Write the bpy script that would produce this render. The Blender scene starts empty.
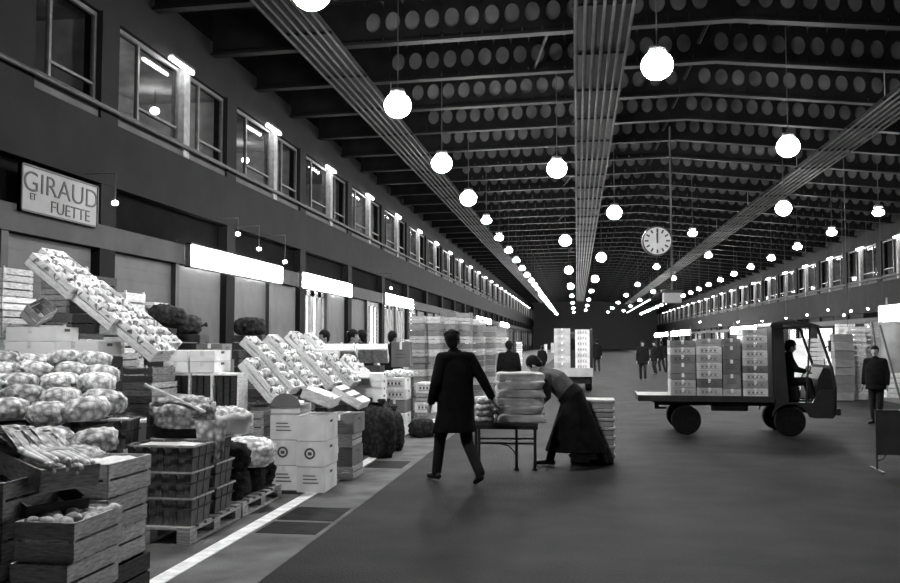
import bpy, bmesh, math, random
from mathutils import Vector, Matrix, Euler, noise
random.seed(11)
PI = math.pi
C = bpy.context.scene.collection
scene = bpy.context.scene
# ---------------------------------------------------------------- camera
F = 875.0; EYE = 1.75
TH = math.atan(49.5/F); PS = math.atan(127/F*math.cos(TH))
cam_d = bpy.data.cameras.new('camera'); cam = bpy.data.objects.new('camera', cam_d); C.objects.link(cam)
cam_d.sensor_width = 36.0; cam_d.lens = 36.0*F/900.0; cam_d.clip_end = 600; cam_d.clip_start = 0.05
cam.location = (0, 0, EYE); cam.rotation_euler = (PI/2+TH, 0, PS)
scene.camera = cam
CR = Euler((PI/2+TH, 0, PS)).to_matrix()
def at(px, py, D):
    """point seen at pixel px,py at camera depth D metres"""
    return Vector((0, 0, EYE)) + CR @ Vector(((px-450)/F*D, -(py-291.5)/F*D, -D))
def XY(px, D):
    p = at(px, 341, D); return p.x, p.y
def gnd(px, py):
    d = CR @ Vector(((px-450)/F, -(py-291.5)/F, -1)); t = -EYE/d.z
    return Vector((d.x*t, d.y*t, 0))
# ---------------------------------------------------------------- world, exposure
w = bpy.data.worlds.new('night'); scene.world = w; w.use_nodes = True
w.node_tree.nodes['Background'].inputs[0].default_value = (1, 1, 1, 1)
w.node_tree.nodes['Background'].inputs[1].default_value = 0.010
scene.view_settings.view_transform = 'Standard'; scene.view_settings.look = 'None'
scene.view_settings.gamma = 1; scene.view_settings.use_curve_mapping = False
scene.view_settings.exposure = 1.15
GLOBE_E = 150.0; BOX_E = 30.0; TUBE_E = 40.0; SHOP_E = 4.0
# ---------------------------------------------------------------- materials
M = {}
SPEC = dict(asphalt=.05, concrete=.06, patch=.05, wall_paint=.04, beam_paint=.05, shutter=.08, gallery=.05, roof_web=.02, roof_flange=.03, hole_light_paint=.03, roof=.02, conduit=.05, back_haze_grey=.03, truck_paint=.15, tyre=.05, dark_steel=.1, coat_black=.03, cloth_dark=.03, apron_dark=.03, cloth_grey=.05, hair=.05, wood_dark=.05, net_dark=.05, board=.1)
def mat(name, v, rough=0.7, var=0.0, nscale=6.0, namt=0.25, bump=0.0, bscale=30.0, metal=0.0, stretch=None, spec=0.3, kind='noise'):
    m = bpy.data.materials.new(name); m.use_nodes = True; nt = m.node_tree; N = nt.nodes; L = nt.links
    b = N['Principled BSDF']; b.inputs['Roughness'].default_value = rough; b.inputs['Metallic'].default_value = metal
    b.inputs['Specular IOR Level'].default_value = SPEC.get(name, spec)
    tc = N.new('ShaderNodeTexCoord'); mp = N.new('ShaderNodeMapping')
    L.new(tc.outputs['Object'], mp.inputs[0])
    if stretch: mp.inputs['Scale'].default_value = stretch
    t = N.new('ShaderNodeTexNoise' if kind == 'noise' else 'ShaderNodeTexVoronoi')
    t.inputs['Scale'].default_value = nscale
    L.new(mp.outputs[0], t.inputs['Vector'])
    out = t.outputs['Fac'] if kind == 'noise' else t.outputs['Distance']
    mr = N.new('ShaderNodeMapRange'); L.new(out, mr.inputs[0])
    if kind == 'noise':
        mr.inputs[1].default_value = 0.3; mr.inputs[2].default_value = 0.7
        mr.inputs[3].default_value = v*(1-namt); mr.inputs[4].default_value = v*(1+namt)
    else:
        mr.inputs[1].default_value = 0.0; mr.inputs[2].default_value = 0.7
        mr.inputs[3].default_value = v*(1+namt); mr.inputs[4].default_value = v*(1-namt)
    last = mr.outputs[0]
    if var:
        oi = N.new('ShaderNodeObjectInfo'); r = N.new('ShaderNodeMapRange')
        r.inputs[3].default_value = 1-var; r.inputs[4].default_value = 1+var
        L.new(oi.outputs['Random'], r.inputs[0])
        mu = N.new('ShaderNodeMath'); mu.operation = 'MULTIPLY'; L.new(last, mu.inputs[0]); L.new(r.outputs[0], mu.inputs[1]); last = mu.outputs[0]
    cc = N.new('ShaderNodeCombineColor')
    for i in range(3): L.new(last, cc.inputs[i])
    L.new(cc.outputs[0], b.inputs['Base Color'])
    if bump:
        t2 = N.new('ShaderNodeTexNoise'); t2.inputs['Scale'].default_value = bscale; L.new(mp.outputs[0], t2.inputs['Vector'])
        bp = N.new('ShaderNodeBump'); bp.inputs['Strength'].default_value = bump; bp.inputs['Distance'].default_value = 0.02
        L.new(t2.outputs['Fac'], bp.inputs['Height']); L.new(bp.outputs[0], b.inputs['Normal'])
    M[name] = m; return m
def emit(name, e):
    m = bpy.data.materials.new(name); m.use_nodes = True; b = m.node_tree.nodes['Principled BSDF']
    b.inputs['Base Color'].default_value = (.8, .8, .8, 1)
    b.inputs['Emission Color'].default_value = (1, 1, 1, 1); b.inputs['Emission Strength'].default_value = e
    M[name] = m; return m
mat('asphalt', .0145, .7, nscale=1.3, namt=.45, bump=.5, bscale=45, spec=.35)
mat('concrete', .115, .8, nscale=2.2, namt=.35, bump=.3, bscale=40)
mat('patch', .018, .8, nscale=5, namt=.3, bump=.3)
mat('paint', .78, .6, nscale=9, namt=.22)
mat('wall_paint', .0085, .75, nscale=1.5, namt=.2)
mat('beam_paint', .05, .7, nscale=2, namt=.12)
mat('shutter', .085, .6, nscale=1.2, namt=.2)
mat('gallery', .26, .8, nscale=1.5, namt=.3)
mat('dark_steel', .03, .5, nscale=3, namt=.3)
mat('steel', .06, .45, nscale=6, namt=.3)
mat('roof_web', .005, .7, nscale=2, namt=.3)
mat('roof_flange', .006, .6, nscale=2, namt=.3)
mat('hole_light_paint', .045, .7, nscale=1.1, namt=.6)
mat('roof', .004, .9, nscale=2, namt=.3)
mat('conduit', .030, .5, nscale=2, namt=.25)
mat('wood_light', .78, .75, .22, 4, .3, .2, 40, stretch=(3, 3, 14))
mat('wood_pale', .88, .75, .14, 4, .22, .2, 40, stretch=(3, 3, 14))
mat('wood_mid', .46, .8, .25, 5, .35, .3, 40, stretch=(3, 3, 16))
mat('wood_dark', .07, .85, .3, 5, .35, .3, 40, stretch=(3, 3, 16))
mat('basket', .14, .8, .2, 7, .4, .3, 50, stretch=(10, 10, 1))
mat('carton', .80, .8, .14, 3, .14)
mat('carton_white', .92, .7, .1, 3, .12)
mat('carton_dark', .17, .8, .25, 3, .2)
mat('print', .10, .8)
mat('hub', .10, .5)
mat('sack_grey', .44, .85, .12, 5, .3, .4, 60)
mat('print_soft', .20, .8)
mat('carton_mid', .42, .8, .2, 3, .2)
mat('carton_grey', .62, .8, .2, 3, .2)
mat('liner', .82, .7, .1, 12, .2, .3)
mat('net', .66, .8, .3, 16, .62, .7, 45, kind='voronoi')
mat('net_pale', .88, .8, .2, 18, .55, .7, 45, kind='voronoi')
mat('net_dark', .045, .85, .3, 14, .5, .6, 40, kind='voronoi')
mat('sackcloth', .72, .85, .12, 5, .25, .4, 60)
mat('veg_pale', .86, .7, .2, 14, .35, .6, 40)
mat('veg_mid', .5, .7, .35, 10, .4, .5, 30)
mat('leaf', .40, .6, .3, 8, .5, .4)
mat('leek_white', .82, .5, .08, 6, .15)
mat('coat_black', .010, .85, nscale=8, namt=.3, bump=.2, bscale=25)
mat('cloth_dark', .022, .85, nscale=8, namt=.3, bump=.2, bscale=25)
mat('cloth_grey', .10, .85, nscale=8, namt=.3, bump=.2, bscale=25)
mat('apron_dark', .016, .85, nscale=8, namt=.3, bump=.2, bscale=20)
mat('skin', .30, .55, nscale=8, namt=.1)
mat('hair', .012, .6, nscale=30, namt=.4, bump=.3, bscale=80)
mat('leather', .015, .4)
mat('truck_paint', .035, .4, nscale=3, namt=.2, spec=.5)
mat('tyre', .010, .8, nscale=12, namt=.3)
mat('chrome', .35, .3, metal=.8)
mat('board', .085, .6, nscale=3, namt=.2)
mat('sign_paint', .16, .7, nscale=2.5, namt=.12)
mat('ink', .035, .8, nscale=8, namt=.3)
mat('clock_white', .30, .5, nscale=3, namt=.08)
mat('back_haze_grey', .06, .8)  # end wall lightened in colour to stand in for haze down the hall
mat('mullion', .13, .6)
mat('tarp', .38, .6, .1, 3, .2)
g = bpy.data.materials.new('glass'); g.use_nodes = True; nt = g.node_tree
gl = nt.nodes.new('ShaderNodeBsdfGlossy'); gl.inputs['Roughness'].default_value = .05
tr = nt.nodes.new('ShaderNodeBsdfTransparent'); tr.inputs[0].default_value = (.75, .75, .75, 1)
mx = nt.nodes.new('ShaderNodeMixShader'); mx.inputs[0].default_value = .035
nt.links.new(tr.outputs[0], mx.inputs[1]); nt.links.new(gl.outputs[0], mx.inputs[2])
nt.links.new(mx.outputs[0], nt.nodes['Material Output'].inputs[0]); M['glass'] = g
emit('globe_light', GLOBE_E); emit('box_light', BOX_E); emit('tube_light', TUBE_E); emit('shop_light', SHOP_E); emit('clock_light', .04)
M['clock_light'].node_tree.nodes['Principled BSDF'].inputs['Base Color'].default_value = (.15, .15, .15, 1)
mat('wood_tray', .20, .8, .3, 5, .4, .3, 40, stretch=(3, 3, 16))
# ---------------------------------------------------------------- mesh builder
class MB:
    def __init__(s): s.v = []; s.f = []; s.m = []; s.mats = []
    def _mi(s, m):
        if m is None: return 0
        if m not in s.mats: s.mats.append(m)
        return s.mats.index(m)
    def add(s, vs, fs, m=None):
        o = len(s.v); s.v += [tuple(v) for v in vs]; k = s._mi(m)
        for f in fs: s.f.append(tuple(i+o for i in f)); s.m.append(k)
    def box(s, x0, y0, z0, x1, y1, z1, R=None, m=None):
        vs = [Vector((x, y, z)) for z in (z0, z1) for y in (y0, y1) for x in (x0, x1)]
        if R is not None: vs = [R @ v for v in vs]
        s.add(vs, [(0, 2, 3, 1), (4, 5, 7, 6), (0, 1, 5, 4), (2, 6, 7, 3), (0, 4, 6, 2), (1, 3, 7, 5)], m); return s
    def cbox(s, c, d, R=None, m=None):
        A = Matrix.Translation(Vector(c)) @ (R.to_4x4() if R is not None else Matrix.Identity(4))
        return s.box(-d[0]/2, -d[1]/2, -d[2]/2, d[0]/2, d[1]/2, d[2]/2, A, m)
    def hexa(s, b, t, m=None):   # 4 bottom pts, 4 top pts
        s.add(list(b)+list(t), [(3, 2, 1, 0), (4, 5, 6, 7), (0, 1, 5, 4), (1, 2, 6, 5), (2, 3, 7, 6), (3, 0, 4, 7)], m); return s
    def tube(s, a, b, r0, r1=None, n=12, m=None, sx=1.0):
        a = Vector(a); b = Vector(b); r1 = r0 if r1 is None else r1
        d = (b-a).normalized(); u = d.orthogonal().normalized(); w_ = d.cross(u)
        vs = []
        for p, r in ((a, r0), (b, r1)):
            for i in range(n):
                t = 2*PI*i/n; vs.append(p+u*r*math.cos(t)*sx+w_*r*math.sin(t))
        fs = [(i, (i+1) % n, n+(i+1) % n, n+i) for i in range(n)]+[tuple(range(n))[::-1], tuple(range(n, 2*n))]
        s.add(vs, fs, m); return s
    def path(s, pts, r, n=8, m=None):
        for i in range(len(pts)-1):
            rr = r if not isinstance(r, (list, tuple)) else r[i]
            r2 = r if not isinstance(r, (list, tuple)) else r[i+1]
            s.tube(pts[i], pts[i+1], rr, r2, n, m)
        return s
    def lathe(s, prof, n=24, c=(0, 0, 0), axis='z', m=None):
        vs = []; 
        for r, z in prof:
            for i in range(n):
                t = 2*PI*i/n; x, y = r*math.cos(t), r*math.sin(t)
                p = (x, y, z) if axis == 'z' else ((x, z, y) if axis == 'y' else (z, x, y))
                vs.append((p[0]+c[0], p[1]+c[1], p[2]+c[2]))
        fs = []
        for k in range(len(prof)-1):
            for i in range(n):
                fs.append((k*n+i, k*n+(i+1) % n, (k+1)*n+(i+1) % n, (k+1)*n+i))
        fs += [tuple(range(n))[::-1], tuple(range((len(prof)-1)*n, len(prof)*n))]
        s.add(vs, fs, m); return s
    def ell(s, c, r, n=16, k=10, R=None, m=None):
        vs = []; c = Vector(c)
        for j in range(k+1):
            ph = -PI/2+PI*j/k
            for i in range(n):
                t = 2*PI*i/n; p = Vector((r[0]*math.cos(ph)*math.cos(t), r[1]*math.cos(ph)*math.sin(t), r[2]*math.sin(ph)))
                if R is not None: p = R @ p
                vs.append(c+p)
        fs = [(j*n+i, j*n+(i+1) % n, (j+1)*n+(i+1) % n, (j+1)*n+i) for j in range(k) for i in range(n)]
        s.add(vs, fs, m); return s
    def loft(s, rings, m=None):
        n = len(rings[0]); vs = [p for r in rings for p in r]
        fs = [(k*n+i, k*n+(i+1) % n, (k+1)*n+(i+1) % n, (k+1)*n+i) for k in range(len(rings)-1) for i in range(n)]
        fs += [tuple(range(n))[::-1], tuple(range((len(rings)-1)*n, len(rings)*n))]
        s.add(vs, fs, m); return s
    def ext(s, prof, x0, x1, ax='y', m=None):   # extrude a closed profile [(u,z)]
        n = len(prof); P = []
        for q in (x0, x1):
            for u, z in prof: P.append((u, q, z) if ax == 'y' else ((q, u, z) if ax == 'x' else (u, z, q)))
        fs = [(i, (i+1) % n, n+(i+1) % n, n+i) for i in range(n)]+[tuple(range(n))[::-1], tuple(range(n, 2*n))]
        s.add(P, fs, m); return s
    def mesh(s, name, m=None, smooth=False, bevel=0):
        me = bpy.data.meshes.new(name); me.from_pydata(s.v, [], s.f)
        if s.mats:
            for q in s.mats: me.materials.append(M[q])
            me.polygons.foreach_set('material_index', s.m)
        elif m: me.materials.append(M[m] if isinstance(m, str) else m)
        bm = bmesh.new(); bm.from_mesh(me); bmesh.ops.remove_doubles(bm, verts=bm.verts, dist=1e-6) if smooth else None
        bmesh.ops.recalc_face_normals(bm, faces=bm.faces)
        if bevel: bmesh.ops.bevel(bm, geom=list(bm.edges), offset=bevel, segments=1, affect='EDGES')
        bm.to_mesh(me); bm.free()
        if smooth: me.polygons.foreach_set('use_smooth', [True]*len(me.polygons))
        me.update(); return me
def link(name, me, parent=None, loc=(0, 0, 0), rot=(0, 0, 0), scale=None):
    o = bpy.data.objects.new(name, me); C.objects.link(o); o.location = loc; o.rotation_euler = rot
    if scale is not None: o.scale = scale
    if parent is not None: o.parent = parent
    return o
def tag(o, label, cat, group=None, kind=None):
    if label: o['label'] = label
    if cat: o['category'] = cat
    if group: o['group'] = group
    if kind: o['kind'] = kind
    return o
def struct(name, mb, m=None, loc=(0, 0, 0), rot=(0, 0, 0), parent=None, label=None):
    me = mb if not isinstance(mb, MB) else mb.mesh(name, m)
    o = link(name, me, parent, loc, rot)
    if parent is None: o['kind'] = 'structure'
    if label: o['label'] = label
    return o
def thing(name, label, cat, loc=(0, 0, 0), rot=(0, 0, 0), group=None, scale=None):
    o = bpy.data.objects.new(name, None); C.objects.link(o); o.location = loc; o.rotation_euler = rot
    o.empty_display_size = .1
    if scale is not None: o.scale = scale
    return tag(o, label, cat, group)
def part(name, mb, m, parent, loc=(0, 0, 0), rot=(0, 0, 0), smooth=False, bevel=0, label=None):
    me = mb.mesh(name, m, smooth, bevel) if isinstance(mb, MB) else mb
    o = link(name, me, parent, loc, rot)
    if label: o['label'] = label
    return o
# a prototype = list of (part name, mesh, index of parent part or None, label)
def place(proto, name, label, cat, loc, rot=(0, 0, 0), group=None, scale=None):
    if len(proto) == 1:
        o = link(name, proto[0][1], None, loc, rot, scale); return tag(o, label, cat, group)
    r = thing(name, label, cat, loc, rot, group, scale); made = []
    for pn, me, pi, lb in proto:
        o = link(pn, me, r if pi is None else made[pi]); made.append(o)
        if lb: o['label'] = lb
    return r
NTH = ['lowest', 'second', 'third', 'fourth', 'fifth', 'sixth', 'seventh', 'eighth', 'ninth', 'tenth', 'eleventh', 'twelfth', 'thirteenth', 'fourteenth', 'fifteenth', 'sixteenth', 'seventeenth', 'eighteenth', 'nineteenth', 'twentieth']
def lay(i, n):
    if n == 1: return 'alone'
    if i == n-1: return 'topmost'
    if i == 0: return 'lowest'
    return NTH[i]+' from the floor'
# ================================================================ structure
WL = -9.0; WR = 16.3; BAY = 6.1; YEND = 185.0; Y0 = -6.0; CX = 3.7
def roofz(x):   # underside of the roof beams
    return 8.95+.25*(x-WL)/(CX-WL) if x < CX else 9.2-1.3*(x-CX)/(WR-CX)
struct('floor', MB().box(-2.3, Y0, -.2, 8.9, YEND, 0), 'asphalt', label='dark worn asphalt roadway of the hall')
o = struct('floor', MB().box(WL-3, Y0, -.2, -2.3, YEND, .004), 'concrete', label='paler concrete floor under the left stalls')
o = struct('floor', MB().box(8.9, Y0, -.2, WR+3, YEND, .004), 'concrete', label='paler concrete floor under the right stalls')
ln = MB()
ln.box(-3.10, 3.2, .004, -2.96, 14.5, .010); struct('trim_1', ln, 'paint', label='white painted line on the floor')
for k, (x0, y0, x1, y1) in enumerate([(-2.92, 7.75, -2.35, 8.25), (-2.92, 8.35, -2.35, 9.0), (-3.75, 9.75, -3.15, 10.2), (-2.92, 11.9, -2.4, 12.6)]):  # patch left of white line is painted shade; near pair are drain covers
    struct('trim_%d' % (k+2), MB().box(x0, y0, .004, x1, y1, .008), 'patch', label='dark patch on the concrete floor, among drain covers and painted shade')
def ceilz(x): return 10.2+.25*(x-WL+3)/(CX-WL+3) if x < CX else 10.45-1.45*(x-CX)/(WR+3-CX)
# roof skin
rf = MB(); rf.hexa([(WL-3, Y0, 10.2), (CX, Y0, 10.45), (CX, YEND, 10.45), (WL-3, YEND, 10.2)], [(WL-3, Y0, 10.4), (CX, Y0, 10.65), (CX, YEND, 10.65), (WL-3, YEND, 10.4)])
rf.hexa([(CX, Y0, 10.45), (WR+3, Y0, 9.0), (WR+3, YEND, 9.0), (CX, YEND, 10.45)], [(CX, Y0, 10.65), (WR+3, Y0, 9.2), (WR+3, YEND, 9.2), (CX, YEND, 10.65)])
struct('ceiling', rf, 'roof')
# roof beams with a row of round holes: web + flange + added discs, painted pale as the light seen through the holes
def roof_beam_mesh():
    web = MB(); fl = MB(); dc = MB(); st = MB()
    cw = .485; hh = 1.0; n = 16
    def cell(xc, solid):
        x0, x1 = xc-cw/2, xc+cw/2; z0 = roofz(xc)
        if solid:
            web.box(x0, -.03, z0, x1, .03, z0+hh); return
        zc = z0+.50; rx, rz = .185, .25
        ov = [(xc+rx*math.cos(2*PI*i/n), zc+rz*math.sin(2*PI*i/n)) for i in range(n)]
        rc = []
        for i in range(n):
            t = 2*PI*i/n; c_, s_ = math.cos(t), math.sin(t)
            q = min((cw/2)/abs(c_) if abs(c_) > 1e-6 else 9, (hh/2)/abs(s_) if abs(s_) > 1e-6 else 9)
            rc.append((xc+c_*q, z0+.5+s_*q))
        # corners
        vs = [(x, -.03, z) for x, z in ov]+[(x, -.03, z) for x, z in rc]+[(x, .03, z) for x, z in ov]+[(x, .03, z) for x, z in rc]
        fs = []
        for i in range(n):
            j = (i+1) % n
            fs += [(i, j, n+j, n+i), (2*n+i, 3*n+i, 3*n+j, 2*n+j), (i, 2*n+i, 2*n+j, j)]
        web.add(vs, fs)
        for (cx_, cz_) in ((x0, z0), (x1, z0), (x0, z0+hh), (x1, z0+hh)):
            near = sorted(range(n), key=lambda i: (rc[i][0]-cx_)**2+(rc[i][1]-cz_)**2)[:2]
            web.add([(cx_, -.03, cz_)]+[(rc[i][0], -.03, rc[i][1]) for i in near], [(0, 1, 2)])
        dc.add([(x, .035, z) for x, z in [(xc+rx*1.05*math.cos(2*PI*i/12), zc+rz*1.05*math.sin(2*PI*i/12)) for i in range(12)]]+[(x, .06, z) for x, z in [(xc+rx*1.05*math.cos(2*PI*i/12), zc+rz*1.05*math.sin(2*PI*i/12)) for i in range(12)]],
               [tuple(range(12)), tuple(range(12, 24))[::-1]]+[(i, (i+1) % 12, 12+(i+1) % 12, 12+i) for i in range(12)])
    x = WL+cw/2
    while x < WR:
        cell(x, x < -5.3 or abs(x-3.55) < .3); x += cw
    for a, b in ((WL, -5.3), (-5.3, CX), (CX, WR)):
        za, zb = roofz(a), roofz(b)
        fl.hexa([(a, -.13, za-.07), (b, -.13, zb-.07), (b, .13, zb-.07), (a, .13, za-.07)], [(a, -.13, za), (b, -.13, zb), (b, .13, zb), (a, .13, za)])
        fl.hexa([(a, -.1, za+1.0), (b, -.1, zb+1.0), (b, .1, zb+1.0), (a, .1, za+1.0)], [(a, -.1, za+1.04), (b, -.1, zb+1.04), (b, .1, zb+1.04), (a, .1, za+1.04)])
    return web.mesh('web', 'roof_web'), fl.mesh('flange', 'roof_flange'), dc.mesh('hole_light_disc', 'hole_light_paint')
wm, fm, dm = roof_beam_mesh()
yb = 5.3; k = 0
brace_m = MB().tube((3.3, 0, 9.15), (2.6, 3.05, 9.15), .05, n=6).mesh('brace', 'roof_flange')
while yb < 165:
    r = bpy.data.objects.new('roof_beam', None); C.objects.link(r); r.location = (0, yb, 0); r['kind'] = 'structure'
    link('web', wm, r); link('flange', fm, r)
    link('hole_light_disc', dm, r)
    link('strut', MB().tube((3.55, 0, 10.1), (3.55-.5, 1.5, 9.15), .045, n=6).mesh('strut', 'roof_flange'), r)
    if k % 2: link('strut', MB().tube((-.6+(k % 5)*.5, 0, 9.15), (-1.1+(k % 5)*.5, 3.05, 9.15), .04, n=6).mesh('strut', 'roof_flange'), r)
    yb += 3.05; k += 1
# longitudinal conduit racks under the roof
def rack(xc, z, wdt, n, label, r=.028, y1=150):
    t = thing('conduit_rack', label, 'conduit rack', (xc, 0, z))
    for i in range(n):
        x = -wdt/2+wdt*i/(n-1)
        part('conduit', MB().tube((x, Y0+1, 0), (x, y1, 0), r, n=8), 'conduit', t, smooth=True)
    m = MB(); y = 5.3
    while y < y1: m.box(-wdt/2-.06, y-.03, .03, wdt/2+.06, y+.03, .09); y += 3.05
    m.box(-wdt/2-.05, Y0+1, .10, wdt/2+.05, y1, .12)
    part('crossbar', m, 'roof_web', t)
    for yy in range(3, 44, 3):
        for sx in (-1, 1):
            x_ = xc+sx*wdt/2; part('hanger', MB().tube((sx*wdt/2, 5.3+3.05*yy, .11), (sx*wdt/2, 5.3+3.05*yy, roofz(x_)-z-.06), .015, n=6), 'steel', t)
    return t
rack(-5.55, 8.15, .92, 6, 'rack of long grey conduits running under the roof on the left')
rack(.60, 8.45, 1.15, 7, 'rack of long grey conduits running under the middle of the roof', .036)
rack(8.38, 7.9, .95, 6, 'rack of long grey conduits running under the roof on the right')
# side walls: band, rail, gallery, windows
wins = [0]
def side(name, X, s, z_beam0, z_beam1, z_b0, z_b1, z_top, z_roof, wide0, lamp0, ya, yz, ys=-99):
    """s=+1: wall faces +x (left wall); s=-1 faces -x"""
    def bx(mb, d0, y0, z0, d1, y1, z1, m=None):  # d = distance behind the face
        xa, xb = X-s*d0, X-s*d1; mb.box(min(xa, xb), y0, z0, max(xa, xb), y1, z1, m=m)
    m = MB(); bx(m, 0, ya, z_b0, .35, yz, z_b1); bx(m, .05, ya, z_top, .4, yz, z_roof)
    # wall behind shop fronts and gallery back
    bx(m, 2.7, ya, 0, 2.9, yz, z_roof)
    w = struct('wall_'+name, m, 'wall_paint')
    m = MB(); bx(m, -.03, ya, z_beam0, .3, yz, z_beam1); struct('trim_%d' % (20 if s > 0 else 21), m, 'beam_paint', label='pale beam over the shop fronts')
    m = MB(); bx(m, .35, ya, z_b1-.15, 2.7, yz, z_b1-.02); bx(m, .4, ya, z_top, 2.7, yz, z_top+.1); bx(m, 2.6, ya, z_b1, 2.69, yz, z_top)
    struct('ceiling', m, 'gallery', label='floor slab and soffit of the upper gallery')
    # pillars
    y = wide0
    pm = MB(); bx(pm, .002, -.32, z_b1, .38, .32, z_top+.02); bx(pm, -.02, -.28, 0, .38, .28, z_b0-.01); pme = pm.mesh('pillar', 'wall_paint')
    lm = MB(); bx(lm, -.02, -.15, z_b1, .3, .15, z_top); lme = lm.mesh('mullion', 'mullion')
    ks = MB()
    WM = []
    for L in (lamp0-.32-.17, BAY-lamp0-.15-.34):
        fr = MB()
        for zz in (z_b1+.02, z_top-.10): bx(fr, .12, -L/2, zz, .2, L/2, zz+.08)
        for yy in (-L/2, -L/6, L/2-.07): bx(fr, .12, yy, z_b1+.1, .2, yy+.07, z_top-.1)
        bx(fr, .12, -L/6, z_b1+.62, .2, L/2, z_b1+.67)
        pn = MB(); bx(pn, .155, -L/2+.05, z_b1+.1, .165, L/2-.05, z_top-.1)
        sp = MB(); bx(sp, .05, -L/2, z_b1+.02, .08, L/2, z_b1+.34)
        WM.append((fr.mesh('window_frame', 'steel'), pn.mesh('pane', 'glass'), sp.mesh('spandrel_panel', 'beam_paint')))
    part_m = MB(); bx(part_m, .4, -.05, z_b1, 2.6, .05, z_top); ptm = part_m.mesh('partition', 'gallery')
    i = 0
    if ys > ya:
        m = MB(); bx(m, .002, ya, z_b1, .38, ys, z_top+.02); struct('wall_'+name, m, 'wall_paint', label='blank end panel of the upper wall')
    while y < yz-3:
        struct('wall_'+name, pme, loc=(0, y, 0), label='pillar between the bays')
        struct('wall_'+name, ptm, loc=(0, y, 0), label='partition between gallery offices')
        ly = y+lamp0
        if ly > ys: struct('wall_'+name, lme, loc=(0, ly, 0), label='slim mullion lit by a tube lamp')
        for yc, (frm, pnm, spm) in zip(((y+.32+ly-.15)/2, (ly+.15+y+BAY-.32)/2), WM):
            if yc > yz-2 or yc < ys: continue
            wins[0] += 1
            r = bpy.data.objects.new('window_%d' % wins[0], None); C.objects.link(r); r.location = (0, yc, 0); r['kind'] = 'structure'
            link('window_frame', frm, r); link('pane', pnm, r); link('spandrel_panel', spm, r)
        y += BAY; i += 1
    # hand rail in front of the windows
    m = MB(); xa = X+s*.10
    m.tube((xa, ya, z_b1+.20), (xa, yz, z_b1+.20), .045, n=8)
    y = wide0
    while y < yz-1: m.tube((X+s*.0, y, z_b1+.2), (xa, y, z_b1+.2), .03, n=6); y += BAY
    tag(link('handrail', m.mesh('handrail', 'dark_steel')), 'dark handrail running in front of the %s gallery windows' % name, 'handrail')
side('left', WL, 1, 3.52, 3.97, 4.77, 6.02, 8.1, 9.3, 15.75-2*BAY-.0, 3.35, Y0, YEND, 13.35)
side('right', WR, -1, 2.75, 3.05, 3.35, 4.95, 7.15, 8.4, 50.4-8*BAY, 3.2, Y0, YEND)
struct('wall_back', MB().box(WL-3, YEND, -.2, WR+3, YEND+.3, 10.6), 'back_haze_grey')
struct('wall_front', MB().box(WL-3, Y0-.3, -.2, WR+3, Y0, 10.6), 'wall_paint')
# transom glazing zone (dark) and shop fronts on the left: shutters between posts
y = 15.75-2*BAY; dn = 0
sh = MB(); n_ = 14; W_ = BAY-.64
for i in range(n_):
    z = 3.5*i/n_; h_ = 3.5/n_
    sh.box(-.02, -W_/4+.06, z, .012, W_/4-.06, z+h_-.012).box(-.02, -W_/4+.06, z+h_-.012, .007, W_/4-.06, z+h_)
shm = sh.mesh('door_shutter', 'shutter')
post = MB().box(-.06, -.09, 0, .10, .09, 3.52).mesh('post', 'dark_steel')
tw = MB().box(-.25, -W_/2, 3.97, -.22, W_/2, 4.77).mesh('pane', 'roof')
lit_bays = {4: (.3, .62), 5: (.12, .9), 6: (.2, .8), 7: (.1, .9), 9: (.2, .8), 10: (.1, .9), 12: (.2, .8)}
b = 0; litn = 0
while y < YEND-8:
    yc = y+BAY/2
    dn += 1
    struct('window_%d' % (wins[0]+dn), tw, loc=(WL, yc, 0), label='dark transom glazing above the shop front')
    struct('wall_left', post, loc=(WL-.1, yc, 0), label='dark post between two shutters')
    for q in (-1, 1):
        if b >= 4 and (b*2+q) % 3 != 0:
            # open front: a tall lit glazed doorway
            r = bpy.data.objects.new('window_%d' % (wins[0]+60+dn*2+(q > 0)), None); C.objects.link(r); r['kind'] = 'structure'; r.location = (WL-.15, yc+q*W_/4, 0)
            m = MB()
            for yy in (-1.3, -.45, .4, 1.22): m.box(-.05, yy, 0, .05, yy+.12+.3*((b+q) % 2), 3.5)
            m.box(-.05, -1.3, 3.3, .05, 1.3, 3.5); m.box(-.05, -1.3, 0, .05, 1.3, .9)
            link('window_frame', m.mesh('window_frame', 'steel'), r)
            link('pane', MB().box(-.12, -1.25, .9, -.1, 1.25, 3.3).mesh('pane', 'shop_light'), r)
        else:
            struct('door_%d' % (dn*2+(q > 0)), shm, loc=(WL-.12, yc+q*W_/4, 0), label='grey roller shutter of a left shop front')
    y += BAY; b += 1
# right shop fronts, seen dimly behind the goods
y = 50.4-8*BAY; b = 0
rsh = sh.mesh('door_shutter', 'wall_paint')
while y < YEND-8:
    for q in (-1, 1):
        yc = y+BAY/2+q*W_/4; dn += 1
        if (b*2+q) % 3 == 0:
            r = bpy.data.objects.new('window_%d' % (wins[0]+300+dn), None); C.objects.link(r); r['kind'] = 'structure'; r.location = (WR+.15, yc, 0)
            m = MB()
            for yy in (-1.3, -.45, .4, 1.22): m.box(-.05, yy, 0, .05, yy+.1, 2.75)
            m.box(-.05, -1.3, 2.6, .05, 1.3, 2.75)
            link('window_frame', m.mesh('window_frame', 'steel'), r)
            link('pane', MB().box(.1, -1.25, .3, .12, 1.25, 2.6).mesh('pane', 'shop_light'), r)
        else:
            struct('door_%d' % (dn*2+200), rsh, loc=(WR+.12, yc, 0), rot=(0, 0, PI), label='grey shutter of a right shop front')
    y += BAY; b += 1
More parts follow.
